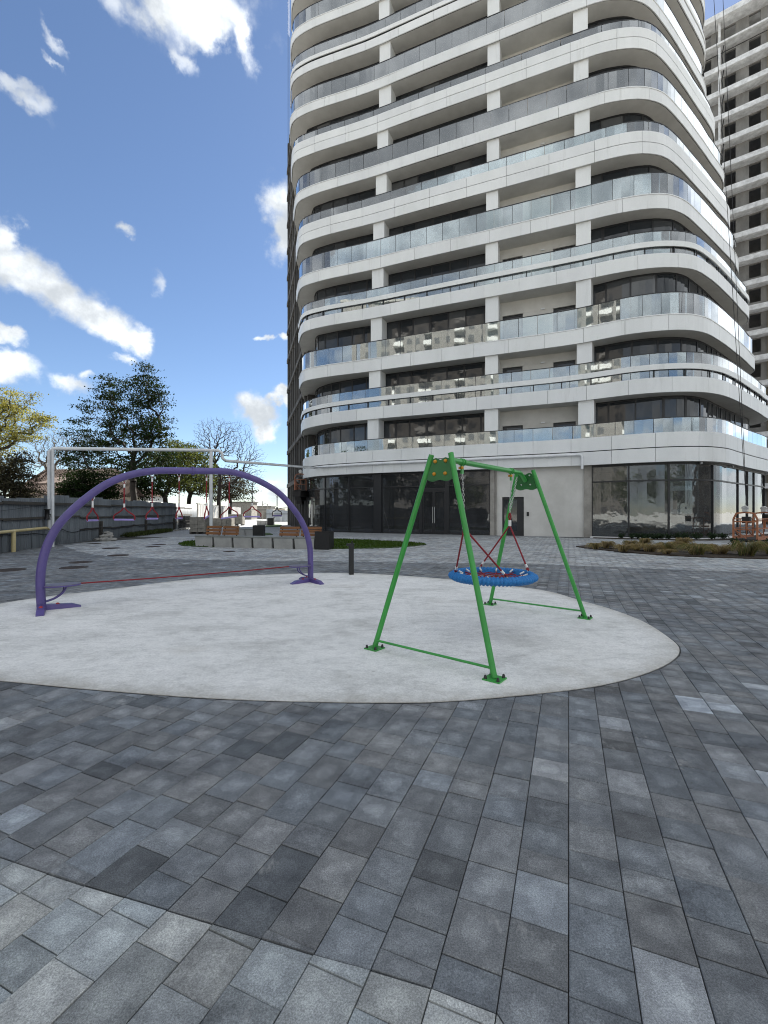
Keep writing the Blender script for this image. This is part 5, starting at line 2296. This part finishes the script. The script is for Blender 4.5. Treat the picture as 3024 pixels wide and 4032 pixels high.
gb = gp(2888, 2133)
top1 = GC.at(GC.s_of_px(2780, -.4), -.5)
gondola((gb.x, gb.y, 0), (.80, .60, 0), (.60, -.80, 0), 3.2, .95, 'orange work platform parked on wheels at the rounded glass corner', 'rust',
        [(gb + Vector((.45, -.25, 1.75)), px(2738, 23.7, 44)), (gb + Vector((.5, -.2, 1.75)), px(2795, 23.9, 44))], 0)
g2 = px(1160, 36.6, 0)
cab = [(px(1163, 37, y=1800), px(1161, 37.5, 70)), (px(1190, 37, y=1800), px(1180, 37.5, 70)), (px(1134, 40, y=1830), px(1134, 40, 70)), (px(1138, 40.4, y=1830), px(1138, 40.4, 70))]
gondola((g2.x, g2.y, 0), (-.16, .987, 0), (.987, .16, 0), 6.5, .92, 'rust coloured work platform hung high on the tower left side wall', 'rust_dark', cab, 3.15, True, False)
mbz = MB()
for i, z in enumerate((1.9, 2.4, 2.75)):
    mbz.obox((g2.x + .45 - .1 * i, g2.y + .8 + i * 1.1, 3.0 - .28 * i), UD, RD, (0, 0, 1), .38 - .06 * i, .8, .22)
tag(mbz.build('debris_net', M['grime']), 'dark sagging catch sheet under the hung rusty platform', 'catch sheet')


# ================================================================ trees
def make_tree(name, label, base, fork, lobes, n_tips, r_tip, leaf, seed, leaf_n=16, leaf_s=.16, leaf_r=.45, bark='bark', group='trees beyond the fence', power=.47, seg=.7, droop=0.0, cat='tree', curl=.13):
    g = np.random.default_rng(seed)
    base = Vector(base)
    pts = []
    wts = np.array([l[3] * l[4] * l[5] for l in lobes])
    wts = wts ** .75
    wts /= wts.sum()
    for li, k in zip(lobes, g.multinomial(n_tips, wts)):
        for _ in range(k):
            v = g.normal(size=3)
            v /= np.linalg.norm(v)
            r = g.random() ** .42
            pts.append((li[0] + v[0] * r * li[3], li[1] + v[1] * r * li[4], li[2] + v[2] * r * li[5]))
    pts = np.array(pts)
    nodes, par = [np.array(base)], [-1]
    fk = np.array(fork)
    nt = max(3, int(np.linalg.norm(fk - nodes[0]) / seg))
    for i in range(1, nt + 1):
        nodes.append(np.array(base) + (fk - np.array(base)) * i / nt + g.normal(size=3) * .05 * (i < nt))
        par.append(len(nodes) - 2)
    trunk_n = len(nodes)
    order = np.argsort(np.linalg.norm(pts - fk, axis=1))
    NA = np.zeros((n_tips * 14 + 100, 3))
    NA[:len(nodes)] = nodes
    depth = [0.0] * len(nodes)
    for i in range(1, len(nodes)):
        depth[i] = depth[par[i]] + np.linalg.norm(nodes[i] - nodes[par[i]])
    DA = np.zeros(len(NA))
    DA[:len(nodes)] = depth
    cnt = len(nodes)
    tips = []
    for idx in order:
        p = pts[idx]
        d = np.linalg.norm(NA[:cnt] - p, axis=1)
        cost = d + .18 * DA[:cnt] + np.maximum(0, NA[:cnt, 2] - p[2]) * .5
        cost[:max(1, trunk_n // 2)] += 3
        j = int(np.argmin(cost))
        q = NA[j].copy()
        L = d[j]
        m = max(1, int(L / seg))
        side = g.normal(size=3) * curl * L
        side[2] += .10 * L
        last = j
        for i in range(1, m + 1):
            u = i / m
            r = q + (p - q) * u + side * math.sin(math.pi * u) + g.normal(size=3) * .05 * (i < m)
            r[2] -= droop * u * u * L
            NA[cnt] = r
            DA[cnt] = DA[last] + L / m
            par.append(last)
            last = cnt
            cnt += 1
            if cnt >= len(NA) - 20:
                break
        tips.append(last)
        if cnt >= len(NA) - 20:
            break
    w = np.zeros(cnt)
    for tnode in tips:
        w[tnode] += 1
    for i in range(cnt - 1, 0, -1):
        w[par[i]] += w[i]
    rad = r_tip * np.maximum(w, 1) ** power
    t = thing(name, label, cat, base, 0, group)
    thick, twig = MB(), MB()
    for i in range(1, cnt):
        a, b = NA[par[i]], NA[i]
        r1 = rad[i]
        r0 = min(rad[par[i]], r1 * 1.35)
        mb = thick if r1 > r_tip * 3.2 else twig
        n = 7 if r1 > .08 else (4 if r1 > .03 else 3)
        d = b - a
        L = np.linalg.norm(d)
        if L < 1e-5:
            continue
        d /= L
        s = np.cross(d, (0.3, 0.2, .93))
        s /= max(np.linalg.norm(s), 1e-6)
        u = np.cross(d, s)
        vs = []
        for q, r in ((a - d * min(.02, L * .1), r0), (b, r1)):
            for k in range(n):
                th = 2 * math.pi * k / n
                vs.append(q + (s * math.cos(th) + u * math.sin(th)) * r)
        mb.add(vs, [(k, (k + 1) % n, n + (k + 1) % n, n + k) for k in range(n)], True)
    thick.build('trunk', M[bark], t)
    if twig.v:
        twig.build('twigs', M[bark], t, 'stuff')
    if leaf:
        mb = MB()
        nl = leaf_n
        for tn in tips:
            c = NA[tn]
            tone = g.uniform(.65, 1.35)
            k = max(1, int(nl * g.uniform(.4, 1.6)))
            q = c + g.normal(size=(k, 3)) * leaf_r * np.array([1, 1, .32])
            for p in q:
                a = g.normal(size=3)
                a /= np.linalg.norm(a)
                b = np.cross(a, g.normal(size=3))
                b /= np.linalg.norm(b)
                s = leaf_s * g.uniform(.6, 1.25)
                tt = tone * g.uniform(.75, 1.25)
                mb.col = (tt * g.uniform(.92, 1.1), tt, tt * g.uniform(.8, 1.1), 1)
                mb.add([p - a * s * .5, p + b * s * .32, p + a * s * .5, p - b * s * .32], [(0, 1, 2, 3)])
        mb.build('crown', M[leaf], t)
    return t


def lobe(x, y, rx, ry, d, dz=0.0, dep=1.0):
    k = d / F
    c = px(x, d, y=y)
    return (c.x, c.y + dz, c.z, rx * k, (rx + ry) / 2 * k * dep, ry * k)


D = 40
make_tree('broadleaf_tree', 'tall dark green broadleaf tree with spreading crown behind the fence', px(522, D, 0), px(524, D, y=1800),
          [lobe(*q, D) for q in ((555, 1545, 95, 80), (560, 1475, 48, 45), (425, 1530, 60, 60), (440, 1610, 120, 75), (625, 1540, 50, 60), (600, 1640, 80, 80), (380, 1700, 120, 60), (540, 1710, 120, 80),
                                 (625, 1690, 60, 50), (330, 1760, 85, 55), (430, 1790, 130, 60), (600, 1800, 110, 60), (290, 1800, 60, 45), (500, 1850, 150, 45))],
          640, .0105, 'leaf_dark', 3, leaf_n=40, leaf_s=.17, leaf_r=.33, power=.50, curl=.09)
D = 46
make_tree('bright_tree', 'yellow green spring tree reaching in at the picture edge behind the dark bush', px(-60, D, 0), px(-50, D, y=1800),
          [lobe(*q, D) for q in ((-70, 1600, 130, 110), (85, 1575, 60, 45), (40, 1640, 95, 55), (70, 1700, 80, 45), (150, 1640, 35, 30), (185, 1670, 32, 28), (130, 1720, 45, 35), (-40, 1740, 130, 70))],
          460, .015, 'leaf_yellow', 5, leaf_n=40, leaf_s=.17, leaf_r=.42, power=.5, curl=.08)
D = 62
make_tree('bare_tree', 'wide leafless tree with fine twigs beyond the gas pipe post', px(862, D, 0), px(866, D, y=1850),
          [lobe(*q, D) for q in ((850, 1680, 70, 45), (800, 1700, 45, 50), (925, 1700, 70, 50), (860, 1750, 110, 50), (960, 1770, 80, 50), (1000, 1800, 60, 40), (980, 1860, 75, 35), (800, 1800, 60, 60), (960, 1880, 90, 60))],
          2300, .0085, None, 8, bark='bark', power=.45, seg=.8, curl=.06)
make_tree('bare_tree', 'thin pale leafless trees standing over the tiled house roof', px(190, 48, 0), px(195, 48, y=1880),
          [lobe(*q, 48) for q in ((190, 1760, 70, 50), (230, 1720, 60, 40), (130, 1800, 60, 50), (240, 1800, 80, 60), (330, 1730, 70, 40))],
          1300, .008, None, 12, bark='bark_pale', power=.44, seg=.8, curl=.06)
make_tree('dark_bush', 'dark brown green evergreen bush above the fence at the picture edge', px(40, 27, 0), px(42, 27, y=1970),
          [lobe(*q, 27) for q in ((-40, 1860, 100, 80), (60, 1860, 60, 60), (85, 1800, 30, 30), (100, 1910, 45, 60), (20, 1930, 110, 55), (-60, 1820, 60, 45))],
          330, .010, 'leaf_brown', 15, leaf_n=34, leaf_s=.13, leaf_r=.24, power=.5, seg=.4, group='bushes behind the fence', cat='bush')
make_tree('dark_bush', 'rounded dark green bush hiding the eaves of the tiled house', px(350, 31, 0), px(350, 31, y=1980),
          [lobe(*q, 31) for q in ((330, 1890, 80, 55), (400, 1920, 60, 50), (280, 1930, 50, 45), (345, 1950, 110, 40))],
          330, .010, 'leaf_dark', 16, leaf_n=34, leaf_s=.14, leaf_r=.26, power=.5, seg=.4, group='bushes behind the fence', cat='bush')
for i, (x, d, lob, leaf, lab) in enumerate([
    (650, 52, ((650, 1830, 80, 60), (700, 1790, 70, 50), (640, 1900, 90, 55), (720, 1870, 70, 60)), 'leaf_mid', 'mid green tree with pale fresh leaves left of the pipe post'),
    (745, 56, ((745, 1790, 60, 40), (790, 1830, 60, 50), (760, 1890, 90, 60), (700, 1760, 40, 30)), 'leaf_mid', 'olive green tree partly hidden by the white pipe post'),
    (905, 66, ((900, 1880, 70, 50), (860, 1930, 90, 45), (950, 1930, 60, 45), (820, 1900, 60, 50)), 'leaf_brown', 'low brownish tree in half leaf under the leafless one'),
    (470, 50, ((470, 1900, 110, 60), (560, 1920, 90, 50), (430, 1950, 90, 35)), 'leaf_dark', 'dark leafy undergrowth tree below the tall broadleaf crown')]):
    make_tree('hedgerow_tree', lab, px(x, d, 0), px(x, d, y=1960), [lobe(*q, d) for q in lob], 300, .015, leaf, 21 + i, leaf_n=24, leaf_s=.24, leaf_r=.48, power=.5)
# weeds at the fence foot
mb = MB()
for k in range(260):
    s = random.uniform(25.5, 33)
    c = FAT(s) + Vector((random.uniform(.12, .8), 0, 0))
    for j in range(12):
        a = random.random() * 6.28
        h = random.uniform(.08, .34)
        tt = random.uniform(.5, 1.3)
        mb.col = (tt, tt, tt, 1)
        x, y = c.x + random.gauss(0, .08), c.y + random.gauss(0, .12)
        mb.add([(x - .03 * math.cos(a), y - .03 * math.sin(a), h * .3), (x + .03 * math.cos(a), y + .03 * math.sin(a), h * .3), (x + random.gauss(0, .08), y + random.gauss(0, .08), h)], [(0, 1, 2)])
tag(mb.build('weeds', M['leaf_mid'], None, 'stuff'), 'low green weeds growing along the foot of the fence', 'weeds')


# ================================================================ houses behind the fence
def house():
    d = 44
    a, b = px(40, d, 0), px(345, d - 2, 0)
    e = (b - a).normalized()
    n = Vector((e.y, -e.x, 0))
    if n.y > 0:
        n = -n
    L = (b - a).length
    t = thing('tiled_house', 'house with brown red pan tiled roof between bushes behind the fence', 'house', (a + b) / 2)
    mb = MB()
    mb.obox((a + b) / 2 - n * 3.5 + Vector((0, 0, 1.7)), e, n, (0, 0, 1), L / 2 - .3, 3.4, 1.7)
    mb.build('wall', M['house'], t)
    z0, z1 = 3.2, px(0, d, y=1838).z
    rf = MB()
    r0, r1 = a + n * .35, b + n * .35
    m0, m1 = a - n * 3.5, b - n * 3.5
    k0, k1 = a - n * 7.3, b - n * 7.3
    vs = [r0 + Vector((0, 0, z0)), r1 + Vector((0, 0, z0)), m1 + Vector((0, 0, z1)), m0 + Vector((0, 0, z1)), k0 + Vector((0, 0, z0)), k1 + Vector((0, 0, z0)), r0 + Vector((0, 0, z0 - .12)), r1 + Vector((0, 0, z0 - .12)),
          k0 + Vector((0, 0, z0 - .12)), k1 + Vector((0, 0, z0 - .12))]
    rf.add(vs, [(0, 1, 2, 3), (3, 2, 5, 4), (0, 6, 7, 1), (4, 5, 9, 8), (0, 3, 4), (1, 5, 2), (6, 8, 9, 7)])
    roof = rf.build('roof', M['tile'], t)
    # courses of pan tiles on the slope that faces the plaza
    up = (vs[3] - vs[0])
    slope = up.normalized()
    nr = 22
    nn = e.cross(slope).normalized()
    if nn.z < 0:
        nn = -nn
    tl = MB()
    for i in range(nr):
        for j in range(int(L / .30)):
            c = vs[0] + e * (j * .30 + .15) + up * (i / nr) + nn * .03
            w = .13
            ln = up.length / nr
            pts = [c - e * w + nn * -.02, c + nn * .055, c + e * w + nn * -.02]
            q = [p + slope * ln * 1.05 - nn * .03 for p in pts]
            tl.add(pts + q, [(0, 1, 4, 3), (1, 2, 5, 4), (0, 2, 1)], False)
    tl.build('roof_tiles', M['tile'], roof, 'stuff')
    # lean-to porch with a paler roof
    p0, p1 = px(165, d - 3.2, 0), px(258, d - 3.8, 0)
    mb = MB()
    ee = (p1 - p0).normalized()
    mb.obox((p0 + p1) / 2 + Vector((0, 1.2, 1.25)), ee, (-ee.y, ee.x, 0), (0, 0, 1), (p1 - p0).length / 2 - .1, 1.0, 1.25)
    mb.build('porch_wall', M['house'], t)
    zz0, zz1 = px(0, d - 3.4, y=1903).z, px(0, d - 1, y=1878).z
    mb = MB()
    o = Vector((0, -.3, 0))
    mb.add([p0 + o + Vector((-.3, 0, zz0)), p1 + o + Vector((.3, 0, zz0)), p1 + Vector((.3, 2.4, zz1)), p0 + Vector((-.3, 2.4, zz1)),
            p0 + o + Vector((-.3, 0, zz0 - .14)), p1 + o + Vector((.3, 0, zz0 - .14)), p1 + Vector((.3, 2.4, zz1 - .14)), p0 + Vector((-.3, 2.4, zz1 - .14))],
           [(0, 1, 2, 3), (0, 4, 5, 1), (1, 5, 6, 2), (3, 7, 4, 0), (4, 7, 6, 5)])
    pr_ = mb.build('porch_roof', M['tile'], t)
    for f in (.2, .62):
        mb = MB()
        q = p0.lerp(p1, f) + Vector((0, .17, 0))
        mb.box((q.x, q.y - .03, .9), (q.x + .8, q.y + .05, 2.0))
        mb.build('window', M['window'], t)


house()
for x, d, w, h, lab in ((468, 58, 2.4, px(0, 58, y=1932).z, 'small white house wall glimpsed through the tree left of its trunk'), (545, 62, 2.7, px(0, 62, y=1938).z, 'white house with window glimpsed right of the tall tree trunk')):
    c = px(x, d, 0)
    t = thing('white_house', lab, 'house', c, 0, 'houses glimpsed through the trees')
    mb = MB()
    mb.box((c.x - w / 2, c.y, 0), (c.x + w / 2, c.y + 5, h - .5))
    mb.build('wall', M['house_white'], t)
    mb = MB()
    mb.add([(c.x - w / 2 - .3, c.y - .3, h - .5), (c.x + w / 2 + .3, c.y - .3, h - .5), (c.x + w / 2 + .3, c.y + 5.3, h - .5), (c.x - w / 2 - .3, c.y + 5.3, h - .5), (c.x - w / 2 - .3, c.y + 2.5, h + .6), (c.x + w / 2 + .3, c.y + 2.5, h + .6)],
           [(0, 1, 5, 4), (2, 3, 4, 5), (0, 4, 3), (1, 2, 5), (0, 3, 2, 1)])
    mb.build('roof', M['tile'], t)
    mb = MB()
    mb.box((c.x - .5, c.y - .03, h - 1.9), (c.x + .5, c.y + .06, h - .9))
    mb.build('window', M['window'], t)
# low things at the far end: sheds, masts, wires
for x, d, w, h, m, lab in ((1000, 95, 7, 2.6, 'concrete', 'low grey shed far off beyond the paving'), (950, 88, 4, 3.4, 'brick_pallet', 'brownish far shed under the leafless tree'), (1062, 130, 7, 2.4, 'house', 'pale far hut near the white gate')):
    c = px(x, d, 0)
    t = thing('far_shed', lab, 'shed', c, 0, 'sheds far beyond the plaza')
    mb = MB()
    mb.box((c.x - w / 2, c.y, 0), (c.x + w / 2, c.y + 4, h))
    mb.build('wall', M[m], t)
    mb = MB()
    mb.box((c.x - w / 2 - .2, c.y - .2, h), (c.x + w / 2 + .2, c.y + 4.2, h + .15))
    mb.build('roof', M['rail_wood'], t)
for x, d, y, lab in ((1034, 90, 1978, 'thin straight mast far off left of the white gate'), (1053, 92, 1984, 'far street lamp with a curved arm above the white gate')):
    c = px(x, d, 0)
    t = thing('lamp_mast', lab, 'mast', c, 0, 'masts on the far skyline')
    mb = MB()
    tz = px(x, d, y=y).z
    mb.tube([(c.x, c.y, 0), (c.x, c.y, tz)], .07, 6)
    mb.build('pole', M['concrete'], t)
    mb = MB()
    mb.tube([(c.x, c.y, tz - .1), (c.x - .5, c.y, tz + .05), (c.x - 1.2, c.y, tz - .25)] if x > 1040 else [(c.x, c.y, tz - .1), (c.x, c.y, tz + .3)], .05, 6)
    mb.build('arm', M['concrete'], t)
mb = MB()
for z0, z1 in ((1990, 1968), (1999, 1985)):
    a, b = px(960, 90, y=2003), px(1240, 80, y=z1)
    mb.tube([a.lerp(b, f) - Vector((0, 0, .8 * math.sin(math.pi * f))) for f in np.linspace(0, 1, 9)], .03, 4)
tag(mb.build('overhead_wires', M['cable']), 'two overhead wires sagging across the far sky beside the tower', 'wires')


# ================================================================ grasses and small shrubs
def tussock(lab, c, h, w, lean, green, seed):
    g = random.Random(seed)
    t = thing('grass_tussock', lab, 'grass tussock', c, 0, 'windblown grass tussocks in the soil bed')
    mb = MB()
    for i in range(420):
        a = g.random() * 6.283
        r0 = g.random() ** .5 * w * .22
        L = h * g.uniform(.55, 1.1)
        sp = g.uniform(.1, 1.0) * w * .5
        b = Vector((r0 * math.cos(a), r0 * math.sin(a), .02))
        tipv = Vector((sp * math.cos(a) + lean * L * g.uniform(.5, 1.2), sp * math.sin(a) * .9, 0))
        k = g.uniform(.6, 1.35)
        gr = 1 if g.random() < green else 0
        mb.col = (k * (.33 if gr else 1), k * (.55 if gr else 1), k * (.35 if gr else 1), 1)
        s = Vector((math.sin(a + 1.2), -math.cos(a + 1.2), 0)) * g.uniform(.004, .008)
        p1 = b + tipv * .3 + Vector((0, 0, L * .60))
        p2 = b + tipv * .9 + Vector((0, 0, L * .74))
        p3 = b + tipv * 1.5 + Vector((0, 0, L * (.56 - .42 * g.random())))
        mb.add([b - s, b + s, p1 + s, p1 - s, p2 + s, p2 - s, p3], [(0, 1, 2, 3), (3, 2, 4, 5), (5, 4, 6)])
    o = mb.build('blades', M['straw'], t)
    o.matrix_parent_inverse = Matrix()
    mb = MB()
    mb.lathe((0, 0, 0), [(w * .22, .0), (w * .20, .05), (w * .10, .10), (0, .11)], 9)
    o = mb.build('root_clump', M['soil'], t)
    o.matrix_parent_inverse = Matrix()
    return t


z4 = lambda x, y: (2500 + x * .3159, 1950 + y * .3159)
TUS = [((2345, 2164), .42, .5, -.2, .2, 'dark straw tussock nearest the pointed tip of the bed'), ((2385, 2160), .48, .55, .3, .1, 'pale tussock second from the pointed tip of the bed'),
       ((2452, 2173), .45, .75, .4, .1, 'spread straw tussock third from the pointed tip of the bed'), ((2478, 2161), .55, .6, .25, .2, 'tall rounded tussock at the back of the bed near its tip'),
       (z4(20, 690), .45, .6, .4, .1, 'low straw tussock swept sideways under the first shop mullion'), (z4(95, 650), .62, .45, .35, .1, 'upright feathery tussock at the back edge of the bed'),
       (z4(180, 705), .50, .95, .35, .1, 'widest swept straw tussock near the front of the bed'), (z4(375, 690), .52, .7, .15, .3, 'green hearted tussock with straw tips in mid bed'),
       (z4(390, 735), .28, .6, .2, .05, 'smallest flat straw tussock at the front edge of the bed'), (z4(470, 680), .52, .55, .55, .05, 'bare straw tussock leaning hard over in mid bed'),
       (z4(580, 660), .70, .6, .2, .1, 'tallest straw tussock at the back of mid bed'), (z4(670, 680), .42, .6, .2, .4, 'dark mixed tussock behind the big green one'),
       (z4(770, 745), .62, 1.1, -.15, .45, 'big green and straw tussock at the front of the bed'), (z4(890, 700), .45, .6, .2, .3, 'greenish tussock just beyond the big green one'),
       (z4(1050, 735), .55, 1.1, .1, .05, 'broad golden dome tussock by itself in the bed'), (z4(1390, 760), .85, 1.15, .2, .45, 'largest tussock with green heart close to the orange platform'),
       (z4(1700, 740), .6, .8, .2, .3, 'tussock cut by the picture edge beside the bed')]
for i, (q, h, w, ln, gr, lab) in enumerate(TUS):
    tussock(lab, gp(*q, .03), h * .74, w * .8, ln, gr, 40 + i)


def shrub(lab, c, h, w, seed, group='small shrubs along the shopfront'):
    g = random.Random(seed)
    t = thing('small_shrub', lab, 'shrub', c, 0, group)
    mb = MB()
    st = MB()
    for i in range(9):
        a = g.random() * 6.28
        tip = Vector((w * .5 * g.random() * math.cos(a), w * .5 * g.random() * math.sin(a), h * g.uniform(.6, 1)))
        st.tube([Vector((0, 0, 0)), tip * .5 + Vector((0, 0, h * .1)), tip], .006, 4)
        for j in range(26):
            p = tip * g.uniform(.35, 1.05) + Vector((g.gauss(0, w * .12), g.gauss(0, w * .12), g.gauss(0, h * .08)))
            n = Vector((g.gauss(0, 1), g.gauss(0, 1), g.gauss(0, 1))).normalized()
            b = n.cross(Vector((g.gauss(0, 1), g.gauss(0, 1), g.gauss(0, 1)))).normalized()
            k = g.uniform(.6, 1.4)
            s = g.uniform(.03, .06)
            mb.col = (k, k, k, 1)
            mb.add([p - n * s, p + b * s * .55, p + n * s, p - b * s * .55], [(0, 1, 2, 3)])
    o = mb.build('leaves', M['leaf_shrub'], t)
    o.matrix_parent_inverse = Matrix()
    o = st.build('stems', M['bark'], t)
    o.matrix_parent_inverse = Matrix()


words_ = ['by the concrete pier', 'second from the concrete pier', 'under the first glass bay', 'under the first mullion of the shopfront', 'past the first mullion of the shopfront', 'under the middle of the second glass bay',
          'before the second mullion of the shopfront', 'at the second mullion of the shopfront', 'after the second mullion of the shopfront', 'under the middle of the third glass bay', 'under the end of the third glass bay',
          'at the third mullion of the shopfront', 'before the orange platform', 'touching the orange platform']
for i, x in enumerate((2446, 2488, 2512, 2532, 2547, 2572, 2588, 2606, 2630, 2668, 2705, 2742, 2800, 2850)):
    s = GC.s_of_px(x, -.3)
    c = GC.at(s, -.34)
    shrub(('tiny dark shrub ' if i % 3 else 'low dark shrub ') + words_[i], (c.x, c.y, .02), .3 if i < 9 else .36, .34 if i < 9 else .7, 70 + i)
for q, h, lab in ((z4(1235, 668), .45, 'dark green spiky shrub near the back of the grass bed'), (z4(1640, 690), .5, 'dark green shrub at the picture edge behind the bed')):
    c = gp(*q, .03)
    shrub(lab, c, h, .6, int(q[0]), 'green shrubs in the grass bed')


# ================================================================ the unfinished tower
def unfinished():
    P0 = Vector((45.2, 53, 0))
    e = Vector((-.788, .615, 0)).normalized()
    n = Vector((-.615, -.788, 0)).normalized()
    t = thing('unfinished_tower', 'bare concrete high-rise under construction with empty window holes behind the white tower', 'unfinished building', P0 + e * 5)
    T0, T1 = -9.0, 20.0

    def P(u, o, z):
        return P0 + e * u + n * o + Vector((0, 0, z))
    fl = [57.1 - 3.07 * j for j in range(19)]
    ztop = 63.3
    wins = [(-6.6, -5.45), (-4.0, -2.9), (-1.4, -.3), (.35, 1.45), (2.75, 3.85), (5.2, 6.3), (7.7, 8.8), (10.2, 11.3), (12.7, 13.8), (15.2, 16.3)]
    WO = -1.5
    levels = [60.2] + fl
    for i, z in enumerate(levels):
        zn = z + 3.07
        deep = i > 0
        mb = MB()
        if deep:
            mb.obox((P(T0, 0, z) + P(T1, 0, z)) / 2 + n * -.85 + Vector((0, 0, -.30)), e, n, (0, 0, 1), (T1 - T0) / 2, .85, .30)
        else:
            mb.obox((P(T0, 0, z) + P(T1, 0, z)) / 2 + n * -.95 + Vector((0, 0, -.12)), e, n, (0, 0, 1), (T1 - T0) / 2, .75, .12)
        mb.build('floor_slab', M['rough_edge'], t)
        # wall with real holes
        mb = MB()
        u = T0
        hz0, hz1 = z + .75, z + 2.35
        for a, b in wins + [(T1, T1)]:
            mb.obox((P(u, WO, 0) + P(a, WO, 0)) / 2 + Vector((0, 0, (z + zn - .6) / 2)), e, n, (0, 0, 1), (a - u) / 2, .14, (zn - .6 - z) / 2)
            if b > a:
                for q0, q1 in ((z, hz0), (hz1, zn - .6)):
                    mb.obox((P(a, WO, 0) + P(b, WO, 0)) / 2 + Vector((0, 0, (q0 + q1) / 2)), e, n, (0, 0, 1), (b - a) / 2, .138, (q1 - q0) / 2)
            u = b
        mb.build('storey_wall', M['raw_wall'], t)
        mb = MB()
        for uu in (-7.5, -2.2, 4.35, 9.4):
            mb.obox(P(uu, -.45, (z + zn - .6) / 2), e, n, (0, 0, 1), .12, .17, (zn - .6 - z) / 2)
        mb.build('column', M['rough_edge'], t)
    mb = MB()
    mb.obox((P(T0, 0, 0) + P(T1, 0, 0)) / 2 + n * -4.4 + Vector((0, 0, ztop - .3)), e, n, (0, 0, 1), (T1 - T0) / 2, 4.8, .35)
    mb.build('roof_slab', M['rough_edge'], t)
    mb = MB()
    mb.obox((P(T0, 0, 0) + P(T1, 0, 0)) / 2 + n * -6.5 + Vector((0, 0, 31.4)), e, n, (0, 0, 1), (T1 - T0) / 2, 2.4, 31.4)
    mb.build('inner_core', M['core'], t)
    for uu in (-.35, -3.1):
        mb = MB()
        mb.bar(P(uu, -1.2, 0), P(uu, -1.2, 60), .11, .09, n)
        mb.build('riser_pipe', M['yellow_strip'], t)
    mb = MB()
    for z in fl[:6]:
        mb.tube([P(3.95, -.25, z), P(4.1, -.2, z + 1.2), P(3.9, -.3, z + 2.5)], .06, 5)
    mb.build('loose_cable', M['cable'], t)


unfinished()


# ================================================================ what faces the tower across the plaza (seen in its glass)
def apartment_block(label, c, rz, w, dpt, h, wall_m):
    t = thing('apartment_block', label, 'apartment block', c, rz, 'apartment blocks facing the tower')
    mb = MB()
    mb.box((-w / 2, -dpt, 0), (w / 2, 0, h))
    o = mb.build('wall', M[wall_m], t)
    o.matrix_parent_inverse = Matrix()
    mb = MB()
    mb.box((-w / 2 - .4, -dpt - .4, h), (w / 2 + .4, .4, h + .5))
    o = mb.build('roof', M['concrete'], t)
    o.matrix_parent_inverse = Matrix()
    wm, bal = MB(), MB()
    z = 1.0
    while z < h - 2:
        x = -w / 2 + 1.2
        i = 0
        while x < w / 2 - 1.6:
            wm.box((x, -.05, z), (x + 1.3, .03, z + 1.6))
            if i % 3 == 1:
                bal.box((x - .5, .0, z - .5), (x + 1.9, 1.2, z + .5))
            x += 2.9
            i += 1
        z += 3.0
    o = wm.build('windows', M['core'], t, 'stuff')
    o.matrix_parent_inverse = Matrix()
    o = bal.build('balconies', M['plaster'], t, 'stuff')
    o.matrix_parent_inverse = Matrix()
    return t


apartment_block('cream apartment block mirrored in the middle balcony glass of the tower', (-46, -34, 0), R(-37), 34, 12, 54, 'block_render')
apartment_block('unseen pale apartment block added to be mirrored at the far end of the corner shop glass', (70, 4, 0), R(84), 46, 12, 12.5, 'block_render')  # unseen block added to cover bright sky in the corner reflection
apartment_block('lower grey apartment block mirrored in the rounded corner glass', (24, -62, 0), R(8), 44, 12, 8.5, 'block_render')
mb = MB()
mb.box((-34, -15.4, 0), (34, -15.0, 1.1))
tag(mb.build('parapet_wall', M['house_white']), 'low white parapet mirrored in the right hand shop glass', 'wall')
for i, (x, y, hh) in enumerate(((-19, -20, 9), (-9, -24, 10), (2, -21, 8.5), (13, -25, 10), (24, -22, 9), (35, -26, 10), (-30, -22, 9))):
    make_tree('plane_tree', 'leafy tree mirrored in the shop glass ' + ('behind the service door', 'beside the double door', 'under the balcony corner', 'of the right hand bay', 'next to the orange platform', 'at the outer edge', 'at the left corner')[i],
              (x, y, 0), (x, y, 2.5), [(x, y, hh * .62, 3.2, 3.2, hh * .36), (x + 1.5, y + .5, hh * .5, 2.2, 2.2, hh * .25)], 130, .02, 'leaf_mid', 60 + i, leaf_n=22, leaf_s=.34, leaf_r=.6, group='trees facing the tower')

for i, (x, y, hh) in enumerate(((-20, 13, 9), (-25, 6, 10), (-19.5, 4, 8.5), (-29, 15, 11), (-22, -4, 9), (-27, 21, 10))):  # unseen trees added so the dark panes mirror foliage instead of sky
    make_tree('plane_tree', 'unseen leafy tree added beyond the fence to darken ' + ('the leftmost curved shop pane', 'the second dark shop pane', 'the dark shop pane beside the black column', 'the upper shop panes', 'the pane with the plywood sheet', 'the corner of the dark shopfront')[i],
              (x, y, 0), (x, y, 2.5), [(x, y, hh * .60, 3.3, 3.3, hh * .38), (x + 1.0, y + .5, hh * .45, 2.6, 2.6, hh * .28)], 150, .02, 'leaf_dark', 80 + i, leaf_n=22, leaf_s=.36, leaf_r=.6, group='trees facing the tower')
